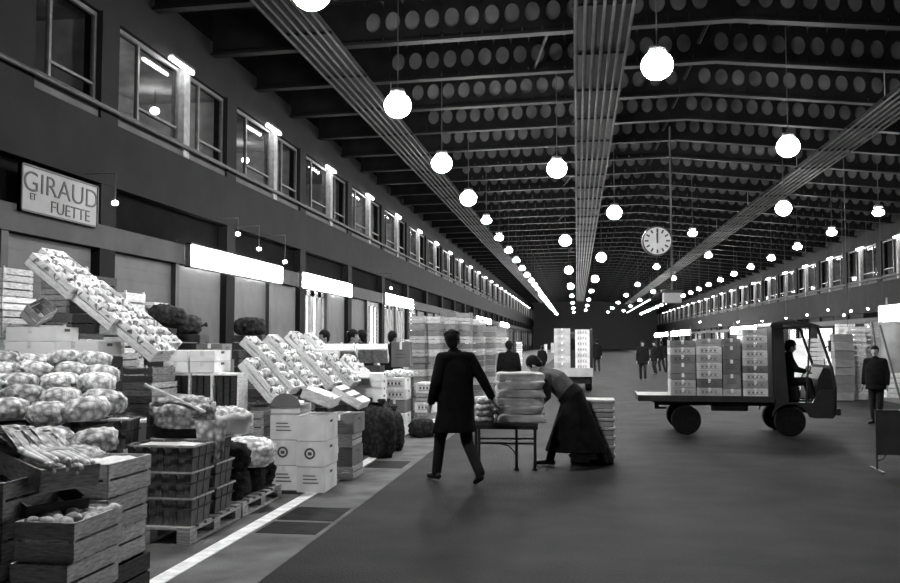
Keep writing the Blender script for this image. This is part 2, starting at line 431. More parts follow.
# ================================================================ lamps
gm = MB().ell((0, 0, 0), (.28, .28, .26), 28, 16).mesh('globe', 'globe_light', True)
cm = MB().lathe([(.05, .36), (.14, .34), (.17, .24), (.10, .24)], 20).mesh('cap', 'steel', True)
gm2 = MB().ell((0, 0, .05), (.21, .21, .13), 24, 12).mesh('globe', 'globe_light', True)
def hang_lamp(x, y, z, label, group, flat=False):
    r = thing('globe_lamp', label, 'lamp', (x, y, z), group=group)
    link('globe', gm2 if flat else gm, r); link('cap', cm, r)
    kb = round((y-5.3)/3.05); near = abs(y-(5.3+3.05*kb)) < .16
    zt = roofz(x)-.065 if near else ceilz(x)-.002
    link('rod', MB().tube((0, 0, .3), (0, 0, zt-z), .012, n=6).mesh('rod', 'dark_steel'), r)
ZG = EYE+4.93
rows = [('row beside the left conduit rack', -3.68, 11.7, 6.05, 26, .0), ('row right of the middle rack', 1.46, 15.8, 18.2, 8, 0), ('row left of the middle rack', -.53, 25.0, 18.2, 8, 0),
        ('row between middle and right racks', 5.35, 23.0, 18.6, 8, 0), ('row left of the right rack', 7.65, 33.8, 18.8, 7, 0), ('row along the right gallery', 11.4, 28.9, 6.2, 22, -.1)]
for nm, x, y, st, n, dz in rows:
    for i in range(n):
        if i < 6: lb = 'round hanging lamp, %s from the camera in the %s' % (('nearest', 'second', 'third', 'fourth', 'fifth', 'sixth')[i], nm); gp = None
        else: lb = 'small distant lamp beyond the sixth of the %s' % nm; gp = 'distant lamps of the '+nm
        hang_lamp(x, y+st*i, ZG+dz, lb, gp, i > 3 or dz != 0 or (x > 5 and i > 0))
# a nearer lamp overhead of the same left row, above the stalls
hang_lamp(-3.68, 5.65, ZG, 'glowing round hanging lamp above the nearest crates, over the camera', None)
# tube lamps on the gallery mullions
tm = MB().tube((0, -1.15, 0), (0, -.02, 0), .042, n=12).mesh('tube', 'tube_light', True)
th = MB().box(-.05, -1.1, .04, .05, 0, .10).mesh('housing', 'steel')
def tube_lamp(x, y, z, label, group=None, sgn=1):
    r = thing('tube_lamp', label, 'lamp', (x, y, z), group=group); link('tube', tm, r); link('housing', th, r)
    link('bracket', MB().box(min(0, -sgn*.3), -.08, .04, max(0, -sgn*.3), -.03, .08).mesh('bracket', 'steel'), r)
for i in range(26):
    y = 19.1+BAY*(i-1)
    lb = ('glowing tube lamp on the left gallery, %s from the camera' % ('-', 'nearest', 'second', 'third', 'fourth', 'fifth', 'sixth', 'seventh')[i]) if i < 8 else 'distant glowing tube lamp on the left gallery beyond the seventh'
    if i: tube_lamp(WL+.16, y-.02, 8.0, lb, None if i < 8 else 'far tube lamps of the left gallery')
    y = 53.6+BAY*(i-6)
    if y > YEND-4: break
    lb = ('glowing tube lamp on the right gallery, %s from the camera' % ('nearest', 'second', 'third', 'fourth', 'fifth', 'sixth', 'seventh', 'eighth')[i]) if i < 8 else 'distant glowing tube lamp on the right gallery beyond the eighth'
    tube_lamp(WR-.16, y-.02, 7.05, lb, None if i < 8 else 'far tube lamps of the right gallery', -1)
# continuous light line far away on the left and right racks
for x, z, y0, y1, lb in ((-5.0, 7.9, 118, 172, 'long unbroken line of tube lights far off below the left rack'), (9.6, 7.2, 118, 172, 'long unbroken line of tube lights far off on the right')):
    t = thing('light_line', lb, 'lamp', (x, y0, z)); part('tube', MB().tube((0, 0, 0), (0, y1-y0, 0), .06, n=8), 'shop_light', t); part('housing', MB().box(-.1, 0, .07, .1, y1-y0, .14), 'steel', t)
    for yy in range(1, int(y1-y0), 8): part('hanger', MB().tube((0, yy, .14), (0, yy, ceilz(x)-z), .015, n=6), 'steel', t)
# illuminated sign boxes over the stalls
def light_box(x, ya, yb_, z0, z1, sgn, label, em='box_light'):
    t = thing('light_box', label, 'illuminated sign', (x, (ya+yb_)/2, z0)); L = yb_-ya
    part('light_panel', MB().box(min(0, sgn*.16), -L/2+.05, .04, max(0, sgn*.16), L/2-.05, z1-z0-.04), em, t, bevel=.02)
    part('housing', MB().box(min(0, sgn*.13), -L/2, 0, max(0, sgn*.13), L/2, .035).box(min(0, sgn*.13), -L/2, z1-z0-.035, max(0, sgn*.13), L/2, z1-z0).box(min(0, sgn*.13), -L/2, 0, max(0, sgn*.13), -L/2+.04, z1-z0).box(min(0, sgn*.13), L/2-.04, 0, max(0, sgn*.13), L/2, z1-z0), 'steel', t)
def ydep(px, X):   # y where the plane x=X is seen at pixel column px
    d = CR @ Vector(((px-450)/F, 0, -1)); return X*d.y/d.x
for (a, b_, n) in ((187, 280, 'largest glowing white sign box on the left shop fronts, nearest the camera'), (300, 350, 'second glowing white sign box on the left shop fronts'), (384, 412, 'third glowing white sign box along the left shop fronts'), (476, 490, 'fourth, small glowing sign box far along the left shop fronts'), (500, 508, 'farthest small glowing sign box on the left shop fronts')):
    ya, yb_ = ydep(a, WL+.1), ydep(b_, WL+.1)
    light_box(WL+.04, ya, yb_, 3.46, 4.02, 1, n)
for (a, b_, z0, z1, X_, n) in ((758, 732, 2.2, 2.75, 11.0, 'glowing white sign box behind the crates of the truck'), (905, 882, 2.35, 3.1, 11.6, 'glowing white sign box at the right edge, above the standing man'), (690, 672, 2.3, 2.9, 11.0, 'distant glowing sign box left of the truck crates'), (668, 655, 2.3, 2.85, 11.0, 'farthest glowing sign box on the right side')):
    ya, yb_ = ydep(a, X_), ydep(b_, X_)
    light_box(X_, min(ya, yb_), max(ya, yb_), z0, z1, -1, n)
    hm = MB()
    for yy in (min(ya, yb_)+.3, max(ya, yb_)-.3): hm.tube((X_+.05, yy, 0), (X_+.05, yy, z1+.3), .04, n=8)
    tag(link('sign_posts', hm.mesh('sign_posts', 'steel')), 'pair of thin posts carrying the '+' '.join(n.split()[:9]), 'post')
# small lamps inside the transom zone and shop lamps
bulb = MB().ell((0, 0, 0), (.06, .06, .045), 14, 8).mesh('bulb', 'tube_light', True)
def bulb_lamp(p, label, ztop, group=None):
    r = thing('bulb_lamp', label, 'lamp', p, group=group); link('bulb', bulb, r)
    link('cord', MB().path([(0, 0, .04), (0, 0, ztop-p[2])]+([(-.6, 0, ztop-p[2])] if p[0] < 0 else []), .01, 6).mesh('cord', 'dark_steel'), r)
for px, py, lb in ((115, 203, 'small lit bulb under the gallery beside the painted trader sign'), (238, 254-20, 'small lit bulb just above the largest glowing sign box'), (259, 249, 'small lit bulb over the far end of the largest sign box'), (285, 262, 'small lit bulb between the first and second sign boxes'), (391, 288, 'small lit bulb above the third sign box')):
    X_ = WL+.55; y = ydep(px, X_); D = y*math.cos(PS)-X_*math.sin(PS); p = at(px, py, D)
    bulb_lamp((p.x, p.y, min(p.z, 4.5)), lb, 4.85)
for i, (px, py, D) in enumerate([(848, 337, 29), (700, 322, 60), (828, 310, 48), (851, 311, 47), (868, 309, 46), (882, 307, 44), (807, 315, 52), (786, 318, 55), (844, 315, 42), (762, 321, 60), (720, 325, 72), (738, 322, 66)]):
    p = at(px, py, D)
    bulb_lamp(p, ('small lit bulb above the stacks behind the right-hand man' if i == 0 else 'tiny lit bulb in the row under the right gallery'), ceilz(p.x)-.002, None if i == 0 else 'small bulbs under the right gallery')
# round office lamps inside the upper gallery
om = MB().ell((0, 0, 0), (.11, .11, .09), 16, 10).mesh('bulb', 'tube_light', True)
oc = MB().tube((0, 0, .08), (0, 0, .55), .01, n=6).mesh('cord', 'dark_steel')
for i in range(7):
    for q, (dy, nm) in enumerate(((1.75, 'near'), (4.75, 'far'))):
        if (i*2+q) % 3 == 1: continue
        y = 15.75+BAY*(i-1)+dy
        if y < 14.2: continue
        r = thing('office_lamp', 'round lamp inside the left gallery, %s half of its %s bay' % (nm, ('front', 'first', 'second', 'third', 'fourth', 'fifth', 'sixth')[i]), 'lamp', (WL-1.5, y, 7.55)); link('bulb', om, r); link('cord', oc, r)
# ================================================================ GIRAUD sign
yA, yB = ydep(24, WL+.2), ydep(101, WL+.2)
z0 = at(24, 209, yA*math.cos(PS)+8.8*math.sin(PS)).z; z1 = at(24, 160, yA*math.cos(PS)+8.8*math.sin(PS)).z
t = thing('trader_sign', 'pale painted board reading GIRAUD ET FUETTE above the left shutters', 'sign', (WL+.032, (yA+yB)/2, z0))
Ls = yB-yA; Hs = z1-z0
part('board', MB().box(0, -Ls/2, 0, .06, Ls/2, Hs), 'sign_paint', t)
m = MB()
for a in ((-Ls/2, 0, -Ls/2+.03, Hs), (Ls/2-.03, 0, Ls/2, Hs), (-Ls/2, 0, Ls/2, .03), (-Ls/2, Hs-.03, Ls/2, Hs)): m.box(.0, a[0], a[1], .08, a[2], a[3])
part('sign_frame', m, 'dark_steel', t)
def text(s, size, loc, rot, parent, mname='ink', ext=.004, sx=1, name='lettering', off=0.0):
    cu = bpy.data.curves.new('txt', 'FONT'); cu.body = s; cu.size = size; cu.extrude = ext; cu.align_x = 'CENTER'; cu.offset = off
    o = bpy.data.objects.new('txt', cu); C.objects.link(o); bpy.context.view_layer.update()
    me = bpy.data.meshes.new_from_object(o.evaluated_get(bpy.context.evaluated_depsgraph_get()))
    bpy.data.objects.remove(o); me.materials.clear(); me.materials.append(M[mname])
    q = link(name, me, parent, loc, rot); q.scale = (sx, 1, 1); return q
TR = (PI/2, 0, PI/2)
text('GIRAUD', Hs*.62, (.066, .02, Hs*.45), TR, t, off=-.004, sx=1.25)
text('ET', Hs*.20, (.066, -Ls*.36, Hs*.28), TR, t)
text('FUETTE', Hs*.38, (.066, Ls*.12, Hs*.10), TR, t, off=-.002, sx=1.22)
# ================================================================ clock and hanging sign
pc = at(657, 241, 29); R_ = 14*29/F
t = thing('station_clock', 'large round white clock showing twelve, hung high over the roadway', 'clock', pc, (0, 0, PS*.6))
part('case', MB().lathe([(R_*.9, .16), (R_+.03, .12), (R_+.03, -.065), (R_-.015, -.065), (R_-.015, .0)], 40, axis='y'), 'dark_steel', t, smooth=False)
part('dial', MB().lathe([(R_-.012, -.055), (R_-.012, -.04)], 40, axis='y'), 'clock_white', t)
m = MB()
for i in range(12):
    a = 2*PI*i/12; Rr = Matrix.Rotation(-a, 4, 'Y')
    m.box(-.028, -.075, R_*.62, .028, -.056, R_*.88, Rr)
part('hour_marks', m, 'ink', t)
part('hour_hand', MB().box(-.03, -.09, -.06, .03, -.078, R_*.55, Matrix.Rotation(-.02, 4, 'Y')), 'dark_steel', t)
part('minute_hand', MB().box(-.02, -.105, -.08, .02, -.093, R_*.86, Matrix.Rotation(.03, 4, 'Y')), 'dark_steel', t)
pp = at(673, 241, 29.3)
part('bracket', MB().box(0, .03, -.03, (pp.x-pc.x), .09, .03), 'dark_steel', t)
ps = at(672, 297, 29.3)
t = thing('hanging_sign', 'small pale lit sign box hanging on a thin pole below the clock', 'sign', ps, (0, 0, PS*.6))
part('sign_box', MB().box(-.30, -.10, -.20, .30, .10, .14, ), 'clock_light', t, bevel=.01)
part('hood', MB().box(-.36, -.14, .17, .36, .14, .23).box(-.32, -.12, -.23, .32, .12, -.20), 'dark_steel', t)
part('pole', MB().tube((0, 0, .2), (0, 0, 9-ps.z), .03, n=8), 'dark_steel', t)
# ================================================================ goods: prototypes
def crate_proto(L, W, H, slats, wood, inner='wood_mid', gap=.018, liner=False, post=.028, open_=True, tall_post=0.0, t_=.010):
    """slatted crate, L along local y, W along local x"""
    P = []
    def sides(ax):
        m = MB(); h = (H-gap*(slats-1)-.012)/slats
        for k in range(slats):
            z = .012+k*(h+gap)
            if ax == 'x': m.box(-t_, -L/2, z, 0, L/2, z+h)
            else: m.box(-W/2, -t_, z, W/2, 0, z+h)
        return m
    sx = sides('x').mesh('side_panel', wood); sy = sides('y').mesh('end_panel', wood)
    def mv(me, dx, dy):
        c = me.copy(); c.transform(Matrix.Translation((dx, dy, 0))); return c
    P.append(('side_panel', mv(sx, W/2, 0), None, None)); P.append(('side_panel', mv(sx, -W/2+t_, 0), None, None))
    P.append(('end_panel', mv(sy, 0, -L/2+t_), None, None)); P.append(('end_panel', mv(sy, 0, L/2), None, None))
    for a in (-1, 1):
        for b in (-1, 1):
            cx_, cy_ = a*(W/2-t_-post/2), b*(L/2-t_-post/2)
            P.append(('corner_post', MB().box(cx_-post/2, cy_-post/2, 0, cx_+post/2, cy_+post/2, H+tall_post).mesh('corner_post', wood), None, None))
    m = MB()
    for k in range(4): m.box(-W/2+t_, -L/2+t_+k*(L-.03)/4, 0, W/2-t_, -L/2+t_+(k+.88)*(L-.03)/4, .010)
    P.append(('base_board', m.mesh('base_board', inner), None, None))
    if liner:
        m = MB(); rnd = random.Random(3); nx, ny = 7, 9
        vs = []; fs = []
        for j in range(ny):
            for i in range(nx):
                x = -W/2+.014+(W-.028)*i/(nx-1); y = -L/2+.014+(L-.028)*j/(ny-1)
                vs.append((x, y, H*.86+rnd.uniform(-.012, .03)*(1 if 0 < i < nx-1 and 0 < j < ny-1 else .1)))
        for j in range(ny-1):
            for i in range(nx-1): fs.append((j*nx+i, j*nx+i+1, (j+1)*nx+i+1, (j+1)*nx+i))
        m.add(vs, fs)
        o = len(m.v); m.add([(x, y, z-.03) for x, y, z in vs], [f[::-1] for f in fs])
        me = m.mesh('paper_liner', 'liner'); P.append(('paper_liner', me, None, 'white crumpled paper liner'))
    return P
def carton_proto(L, W, H, mname='carton', open_=False, mark=0):
    P = [('body', MB().box(-W/2, -L/2, 0, W/2, L/2, H-.004).mesh('body', mname, bevel=.004), None, None)]
    for s in (-1, 1):
        P.append(('flap', MB().box(min(s*.004, s*W/2), -L/2, H-.004, max(s*.004, s*W/2), L/2, H).mesh('flap', mname), None, None))
    P.append(('tape', MB().box(-.025, -L/2-.001, H, .025, L/2+.001, H+.001).box(-.025, -L/2-.002, H-.07, .025, -L/2-.0005, H).mesh('tape', 'liner'), None, None))
    m = MB(); y = -L/2-.003
    if mark == 1:
        for k in range(3): m.box(-W*.28, y, H*(.36+.14*k), W*(.28-.06*k), y+.002, H*(.40+.14*k))
    elif mark == 2:
        n = 20; ro, ri = W*.2, W*.13
        vs = [(r*math.cos(2*PI*i/n), yy, H*.52+r*math.sin(2*PI*i/n)) for yy in (y, y+.002) for r in (ro, ri) for i in range(n)]
        fs = [(i, (i+1) % n, n+(i+1) % n, n+i) for i in range(n)]+[(2*n+i, 3*n+i, 3*n+(i+1) % n, 2*n+(i+1) % n) for i in range(n)]
        m.add(vs, fs); m.box(-W*.07, y, H*.45, W*.07, y+.002, H*.58)
    elif mark == 3:
        m.box(-W*.36, y, H*.70, W*.36, y+.002, H*.75); m.box(-W*.36, y, H*.25, W*.36, y+.002, H*.30)
        for k in range(4): m.box(-W*.32+k*W*.17, y, H*.38, -W*.32+k*W*.17+W*.09, y+.002, H*.62)
    if mark: P.append(('printed_mark', m.mesh('printed_mark', 'print_soft' if mname in ('carton_mid', 'carton_grey') else 'print'), None, None))
    # hand hole on the long side
    P.append(('hand_hole', MB().box(W/2-.001, -.05, H*.68, W/2+.002, .05, H*.68+.03).mesh('hand_hole', 'print'), None, None))
    return P
def basket_proto(L, W, H):
    P = []; n = 18; m = MB(); tp = .93
    def wall(ax, s):
        A, B = (W, L) if ax == 'x' else (L, W)
        k = 9 if A == W and W > L else (9 if A > .5 else 6); st = A/k
        for i in range(k):
            u0 = -A/2+i*st+.004; u1 = u0+st-.008+(.004 if i % 2 else 0); off = B/2-(.006 if i % 2 else 0)
            b_ = [(u0*tp, off*tp-.006), (u1*tp, off*tp-.006), (u1*tp, off*tp), (u0*tp, off*tp)]; t_ = [(u0, off-.006), (u1, off-.006), (u1, off), (u0, off)]
            if ax == 'x': f = lambda p, z: (p[0], s*p[1], z)
            else: f = lambda p, z: (s*p[1], p[0], z)
            m.hexa([f(p, .01) for p in b_], [f(p, H) for p in t_])
    for s in (-1, 1): wall('x', s); wall('y', s)
    P.append(('splint_wall', m.mesh('splint_wall', 'basket'), None, None))
    for z, th_, nm in ((H-.016, .008, 'rim'), (H*.55, .005, 'band')):
        q = tp+(1-tp)*(z/H); m = MB(); a, b = W/2*q+.006, L/2*q+.006
        hz = .016; m.box(-a, -b-th_, z, a, -b, z+hz).box(-a, b, z, a, b+th_, z+hz).box(-a-th_, -b-th_, z, -a, b+th_, z+hz).box(a, -b-th_, z, a+th_, b+th_, z+hz)
        P.append((nm, m.mesh(nm, 'wood_dark' if nm != 'rim' else 'wood_mid'), None, None))
    P.append(('bottom', MB().box(-W/2*tp, -L/2*tp, 0, W/2*tp, L/2*tp, .012).mesh('bottom', 'basket'), None, None))
    m = MB(); P.append(('lid_cloth', lumpy((W/2-.02, L/2-.02, .05), 5, 'x').copy() if False else sheet(W-.03, L-.03, H-.02, .018, 5), None, 'pale cover'))
    return P
def sheet(W, L, z, amp, seed, mname='sackcloth'):
    m = MB(); nx, ny = 11, 9; vs = []; fs = []
    for j in range(ny):
        for i in range(nx):
            x = -W/2+W*i/(nx-1); y = -L/2+L*j/(ny-1); e = min(i, nx-1-i, j, ny-1-j)
            vs.append((x, y, z+amp*noise.noise(Vector((x*9+seed, y*9, seed)))*(1 if e else .2)+(.012 if e > 1 else 0)))
    for j in range(ny-1):
        for i in range(nx-1): fs.append((j*nx+i, j*nx+i+1, (j+1)*nx+i+1, (j+1)*nx+i))
    k = len(vs); vs += [(x, y, zz-.012) for x, y, zz in vs]; fs += [tuple(q+k for q in f[::-1]) for f in fs]
    m.add(vs, fs); return m.mesh('cover', mname, True)
def lumpy(r, seed, mname, sub=4, amp=.12, freq=7.0, sq=.75, cell=False):
    """a full bag: super-ellipsoid with bumps pushed out by its content, sitting on z=0"""
    bm = bmesh.new(); bmesh.ops.create_icosphere(bm, subdivisions=sub, radius=1)
    for v in bm.verts:
        p = v.co.normalized(); q = Vector([math.copysign(abs(c)**sq, c) for c in p])
        s = Vector((q.x*r[0], q.y*r[1], q.z*r[2])); k = s*1.0
        if cell:
            d = noise.voronoi(k*freq+Vector((seed, seed*2, 0)))[0]; dd = .35-min(d[0]*1.0, .7)
        else: dd = noise.noise(k*freq+Vector((seed, seed*2, 0)))
        s = s*(1+amp*dd); s.z = max(s.z, -r[2]*.82)
        v.co = s+Vector((0, 0, r[2]*.82))
    me = bpy.data.meshes.new('body'); bm.to_mesh(me); bm.free(); me.materials.append(M[mname])
    me.polygons.foreach_set('use_smooth', [True]*len(me.polygons)); return me
def bag_proto(r, seed, mname, tie_at='end'):
    b_ = lumpy(r, seed, mname, 4, .22, 16, .7, True)
    if tie_at == 'end':
        k = MB().lathe([(.035, 0), (.02, .03), (.018, .05), (.04, .09), (.03, .11)], 10)
        me = k.mesh('tied_neck', mname, True); me.transform(Matrix.Translation((0, -r[1]*.9, r[2]*.8)) @ Matrix.Rotation(PI/2.3, 4, 'X'))
    else:
        k = MB().lathe([(.06, 0), (.03, .05), (.028, .07), (.07, .14), (.05, .16)], 10)
        me = k.mesh('tied_neck', mname, True); me.transform(Matrix.Translation((0, 0, r[2]*1.7)))
    return [('body', b_, None, None), ('tied_neck', me, None, None)]
def pallet_proto(W, L):
    P = []
    for i in range(7):
        x = -W/2+i*(W-.10)/6; P.append(('deck_board', MB().box(-W/2, -L/2+i*(L-.11)/6, .13, W/2, -L/2+i*(L-.11)/6+.11, .152).mesh('deck_board', 'wood_mid'), None, None))
    for s in (-1, 0, 1):
        for k in (-1, 0, 1):
            P.append(('block', MB().cbox((s*(W/2-.06), k*(L/2-.07), .075), (.12, .14, .08)).mesh('block', 'wood_mid'), None, None))
        P.append(('stringer', MB().box(s*(W/2-.06)-.06, -L/2, .112, s*(W/2-.06)+.06, L/2, .130).mesh('stringer', 'wood_mid'), None, None))
        P.append(('runner', MB().box(s*(W/2-.06)-.06, -L/2, .010, s*(W/2-.06)+.06, L/2, .035).mesh('runner', 'wood_mid'), None, None))
    return P
cauli = [lumpy((.062, .062, .055), s_, 'veg_pale', 3, .30, 26, 1.0, True) for s_ in (1, 2, 3)]
def leafed(me, seed):
    P = [('head', me, None, None)]; m = MB(); rnd = random.Random(seed)
    for i in range(6):
        a = 2*PI*i/6+rnd.uniform(-.2, .2); c_, s_ = math.cos(a), math.sin(a); w_ = .032
        pts = []
        for k, (r_, z_) in enumerate([(.03, .0), (.066, .02), (.078, .055), (.070, .080)]):
            ww = w_*(.6, 1, .9, .3)[k]; pts.append((Vector((c_*r_-s_*ww, s_*r_+c_*ww, z_)), Vector((c_*r_+s_*ww, s_*r_-c_*ww, z_))))
        vs = [p for q in pts for p in q]; vs += [v+Vector((c_*.004, s_*.004, 0)) for v in vs]
        fs = []
        for k in range(3): fs += [(2*k, 2*k+1, 2*k+3, 2*k+2), (8+2*k+2, 8+2*k+3, 8+2*k+1, 8+2*k)]
        m.add(vs, fs)
    P.append(('leaves', m.mesh('leaves', 'leaf', True), None, None)); return P
cauliP = [leafed(c_, i) for i, c_ in enumerate(cauli)]
potato = [lumpy((.045, .032, .028), s_, 'veg_mid', 3, .25, 20, .95) for s_ in (5, 6, 7)]
ccount = [0]
def fill_heads(M4, L, W, H, label, group, n1=4, n2=3, protos=None, skip=.08, name='cauliflower', cat='cauliflower', sc=1.0):
    rnd = random.Random(hash(label) & 0xffff if False else len(label)*7+n1)
    for j in range(n1):
        for i in range(n2):
            if rnd.random() < skip: continue
            x = -W/2+(i+.5)*W/n2+rnd.uniform(-.008, .008); y = -L/2+(j+.5)*L/n1+rnd.uniform(-.008, .008)
            loc = M4 @ Vector((x, y, H-.075+rnd.uniform(-.012, .012)))
            e = (M4.to_3x3().normalized() @ Euler((rnd.uniform(-.3, .3), rnd.uniform(-.3, .3), rnd.uniform(0, 6))).to_matrix()).to_euler()
            place((protos or cauliP)[rnd.randrange(3)], name, label, cat, loc, e, group, (sc, sc, sc)); ccount[0] += 1
# crate prototypes
CR_TRAY = crate_proto(.55, .38, .14, 1, 'wood_tray', tall_post=.02)
CR_FOOD = crate_proto(.55, .36, .225, 2, 'wood_mid')
CR_FOOD2 = crate_proto(.55, .36, .225, 2, 'wood_mid', liner=True)
CR_LONG = crate_proto(.62, .40, .15, 2, 'wood_light', liner=True)
CR_SHOW = crate_proto(.62, .42, .16, 2, 'wood_pale', gap=.014)
CR_FLAT = crate_proto(.55, .38, .13, 1, 'wood_light', tall_post=.03)
CR_FLATL = crate_proto(.55, .38, .13, 1, 'wood_pale', liner=True, tall_post=.02)
CR_FLATD = crate_proto(.55, .38, .16, 2, 'wood_mid', tall_post=.02)
CR_DARK = crate_proto(.55, .38, .26, 2, 'wood_dark')
CR_TALL = crate_proto(.42, .60, .30, 3, 'wood_mid')
BX = carton_proto(.58, .33, .29, 'carton', mark=1); BX2 = carton_proto(.58, .33, .29, 'carton', mark=2); BX0 = carton_proto(.58, .33, .29, 'carton')
BXW = carton_proto(.40, .30, .155, 'carton_white', mark=3); BXS = carton_proto(.55, .40, .20, 'carton', mark=3); BXD = carton_proto(.55, .40, .24, 'carton_dark', mark=1)
BXP = carton_proto(.40, .26, .115, 'carton_white')
BWH = carton_proto(.45, .55, .15, 'carton_white')
BAS = basket_proto(.42, .62, .245)
def stack(protos, hs, x, y, zbase, n, desc, name, cat, rz=0.0, jit=.02, group=None, seed=0, top=None):
    rnd = random.Random(seed+n*31+int(abs(x)*100)); z = zbase
    for i in range(n):
        pr = protos[i % len(protos)]; h = hs[i % len(hs)]
        if i == n-1 and top: pr, h = top
        lb = desc[0]+(' alone ' if n == 1 else ', '+lay(i, n)+' in the ')+desc[1]
        place(pr, name, lb, cat, (x+rnd.uniform(-jit, jit), y+rnd.uniform(-jit, jit), z), (0, 0, rz+rnd.uniform(-.03, .03)*jit/.02), group); z += h+.002
    return z
# ---------------- nearest wooden crates, bottom left
G0 = .004
stack([CR_DARK, CR_FOOD], [.26, .225], -3.02, 4.90, G0, 2, ('weathered slatted wooden crate', 'nearest stack under the potato crate'), 'wooden_crate', 'crate', jit=.012, group='crates of the nearest stack')
place(CR_FOOD, 'wooden_crate', 'open slatted crate of small potatoes on top of the nearest stack', 'crate', (-3.00, 4.92, .497), (0, 0, .02), 'crates of the nearest stack')
zt = .497
for k in range(46):
    x = random.uniform(-.14, .14); y = random.uniform(-.23, .23)
    tag(link('potato', potato[k % 3], None, (-3.00+x, 4.92+y, zt+.165+random.uniform(0, .035)), (random.uniform(-.3, .3), random.uniform(-.3, .3), random.uniform(0, 6))), 'small potato among those filling the open crate on the nearest stack', 'potato', 'potatoes in the open crate')
stack([CR_DARK, CR_FOOD, CR_FOOD, CR_FOOD], [.26, .225, .225, .225], -3.405, 4.86, G0, 4, ('slatted crate', 'stack left of the potato crate'), 'wooden_crate', 'crate', jit=.015)
stack([CR_DARK, CR_FOOD, CR_FOOD, CR_FOOD], [.18+.08, .225, .225, .225], -3.20, 5.63, G0, 3, ('weathered slatted crate', 'stack between potato crate and baskets'), 'wooden_crate', 'crate', jit=.018, top=(CR_FOOD, .225))
place(CR_FOOD2, 'wooden_crate', 'slatted crate lined with white paper next to the leek crate', 'crate', (-3.20, 5.66, G0+.26+.45+.006), (0, 0, -.03))
stack([CR_DARK, CR_DARK, CR_FOOD], [.26, .26, .225], -3.72, 5.55, G0, 3, ('dark old crate', 'stack under the tilted leek crates'), 'wooden_crate', 'crate', jit=.02)
# tilted pair of crates with leeks
RL = Matrix.Translation((-3.30, 5.08, .905)) @ Euler((0, 0, math.radians(62))).to_matrix().to_4x4() @ Euler((math.radians(9), 0, 0)).to_matrix().to_4x4()
def put(proto, name, label, cat, M4, group=None):
    l, r, s = M4.decompose(); return place(proto, name, label, cat, l, r.to_euler(), group)
RL2 = Matrix.Translation((-3.34, 5.06, .735)) @ Euler((0, 0, math.radians(58))).to_matrix().to_4x4() @ Euler((math.radians(13), 0, 0)).to_matrix().to_4x4()
CR_LEEK = crate_proto(.62, .38, .14, 1, 'wood_mid'); CR_UND = crate_proto(.62, .38, .13, 1, 'wood_dark')
put(CR_UND, 'wooden_crate', 'dark crate slanting under the crate of leeks', 'crate', RL2)
put(CR_LEEK, 'wooden_crate', 'slanting wooden crate filled with tied leeks, white ends to the right', 'crate', RL)
def leek(seed):
    rnd = random.Random(seed); P = []
    m = MB(); m.path([(0, -.30, 0), (0, -.27, 0), (0, -.05, .004), (0, .02, .01)], [.012, .021, .019, .020], 10)
    P.append(('stalk', m.mesh('stalk', 'leek_white', True), None, None))
    m = MB()
    for i in range(4):
        a = rnd.uniform(-.22, .22); b_ = rnd.uniform(-.05, .22); L_ = rnd.uniform(.30, .46); w_ = .021; pts = []
        for k in range(6):
            u = k/5; x = a*u*L_; y = .0+L_*u; z = .012+b_*math.sin(u*2.2)*L_+(-.10*max(0, u-.6)); ww = w_*(1-.7*u*u)
            pts.append((x, y, z, ww))
        vs = []; fs = []
        for x, y, z, ww in pts: vs += [(x-ww, y, z+.006), (x, y, z-.004), (x+ww, y, z+.006)]
        n0 = len(vs); vs += [(x, y, z-.003) for x, y, z in vs]
        for k in range(5):
            for q in (0, 1): fs += [(3*k+q, 3*k+q+1, 3*k+q+4, 3*k+q+3), (n0+3*k+q+3, n0+3*k+q+4, n0+3*k+q+1, n0+3*k+q)]
        m.add(vs, fs)
    P.append(('green_leaves', m.mesh('green_leaves', 'net' if seed % 3 == 0 else 'veg_mid', True), None, None)); return P
LEEKS = [leek(s_) for s_ in range(4)]
for k in range(21):
    c_, r_ = k % 8, k//8
    A = RL @ Matrix.Translation((-.155+c_*.044+(.02 if r_ % 2 else 0), -.0+random.uniform(-.025, .01), .105+r_*.036)) @ Euler((random.uniform(-.02, .06), 0, random.uniform(-.09, .09))).to_matrix().to_4x4()
    put(LEEKS[k % 4], 'leek', 'leek with white stalk in the tied bundle on the slanting crate', 'leek', A, 'leeks of the tied bundle')
tw_ = MB()
for q in (-.02, .0, .02):
    n = 24; pts = [RL @ Vector((.172*math.cos(2*PI*i/n), -.10+q, .142+.062*math.sin(2*PI*i/n))) for i in range(n+1)]
    tw_.path(pts, .005, 6)
tag(link('twine', tw_.mesh('twine', 'sackcloth')), 'loops of twine tied round the bundle of leeks', 'twine')
# ---------------- pallets and splint baskets
PAL = pallet_proto(.85, 1.15)
a1 = place(PAL, 'pallet', 'wooden pallet under the tall stacks of splint baskets', 'pallet', (-3.72, 7.78, G0-.009))
a2 = place(PAL, 'pallet', 'wooden pallet behind the first, carrying the dark bags', 'pallet', (-3.72, 8.98, G0-.009))
ZP = .148
stack([BAS], [.222], -3.62, 7.46, ZP, 3, ('dark splint basket', 'front stack on the nearer pallet'), 'splint_basket', 'basket', jit=.012, group='splint baskets on the nearer pallet')
stack([BAS], [.222], -3.64, 8.02, ZP, 3, ('dark splint basket', 'rear stack on the nearer pallet'), 'splint_basket', 'basket', jit=.012, group='splint baskets on the nearer pallet')
stack([BXD, BXD], [.24], -4.50, 7.5, G0, 3, ('dark carton', 'stack left of the nearer pallet'), 'carton', 'box', jit=.012)
place(basket_proto(.34, .34, .27), 'splint_basket', 'small square splint basket with pale cover standing left on the front baskets', 'basket', (-4.22, 7.60, .775), (0, 0, .15))
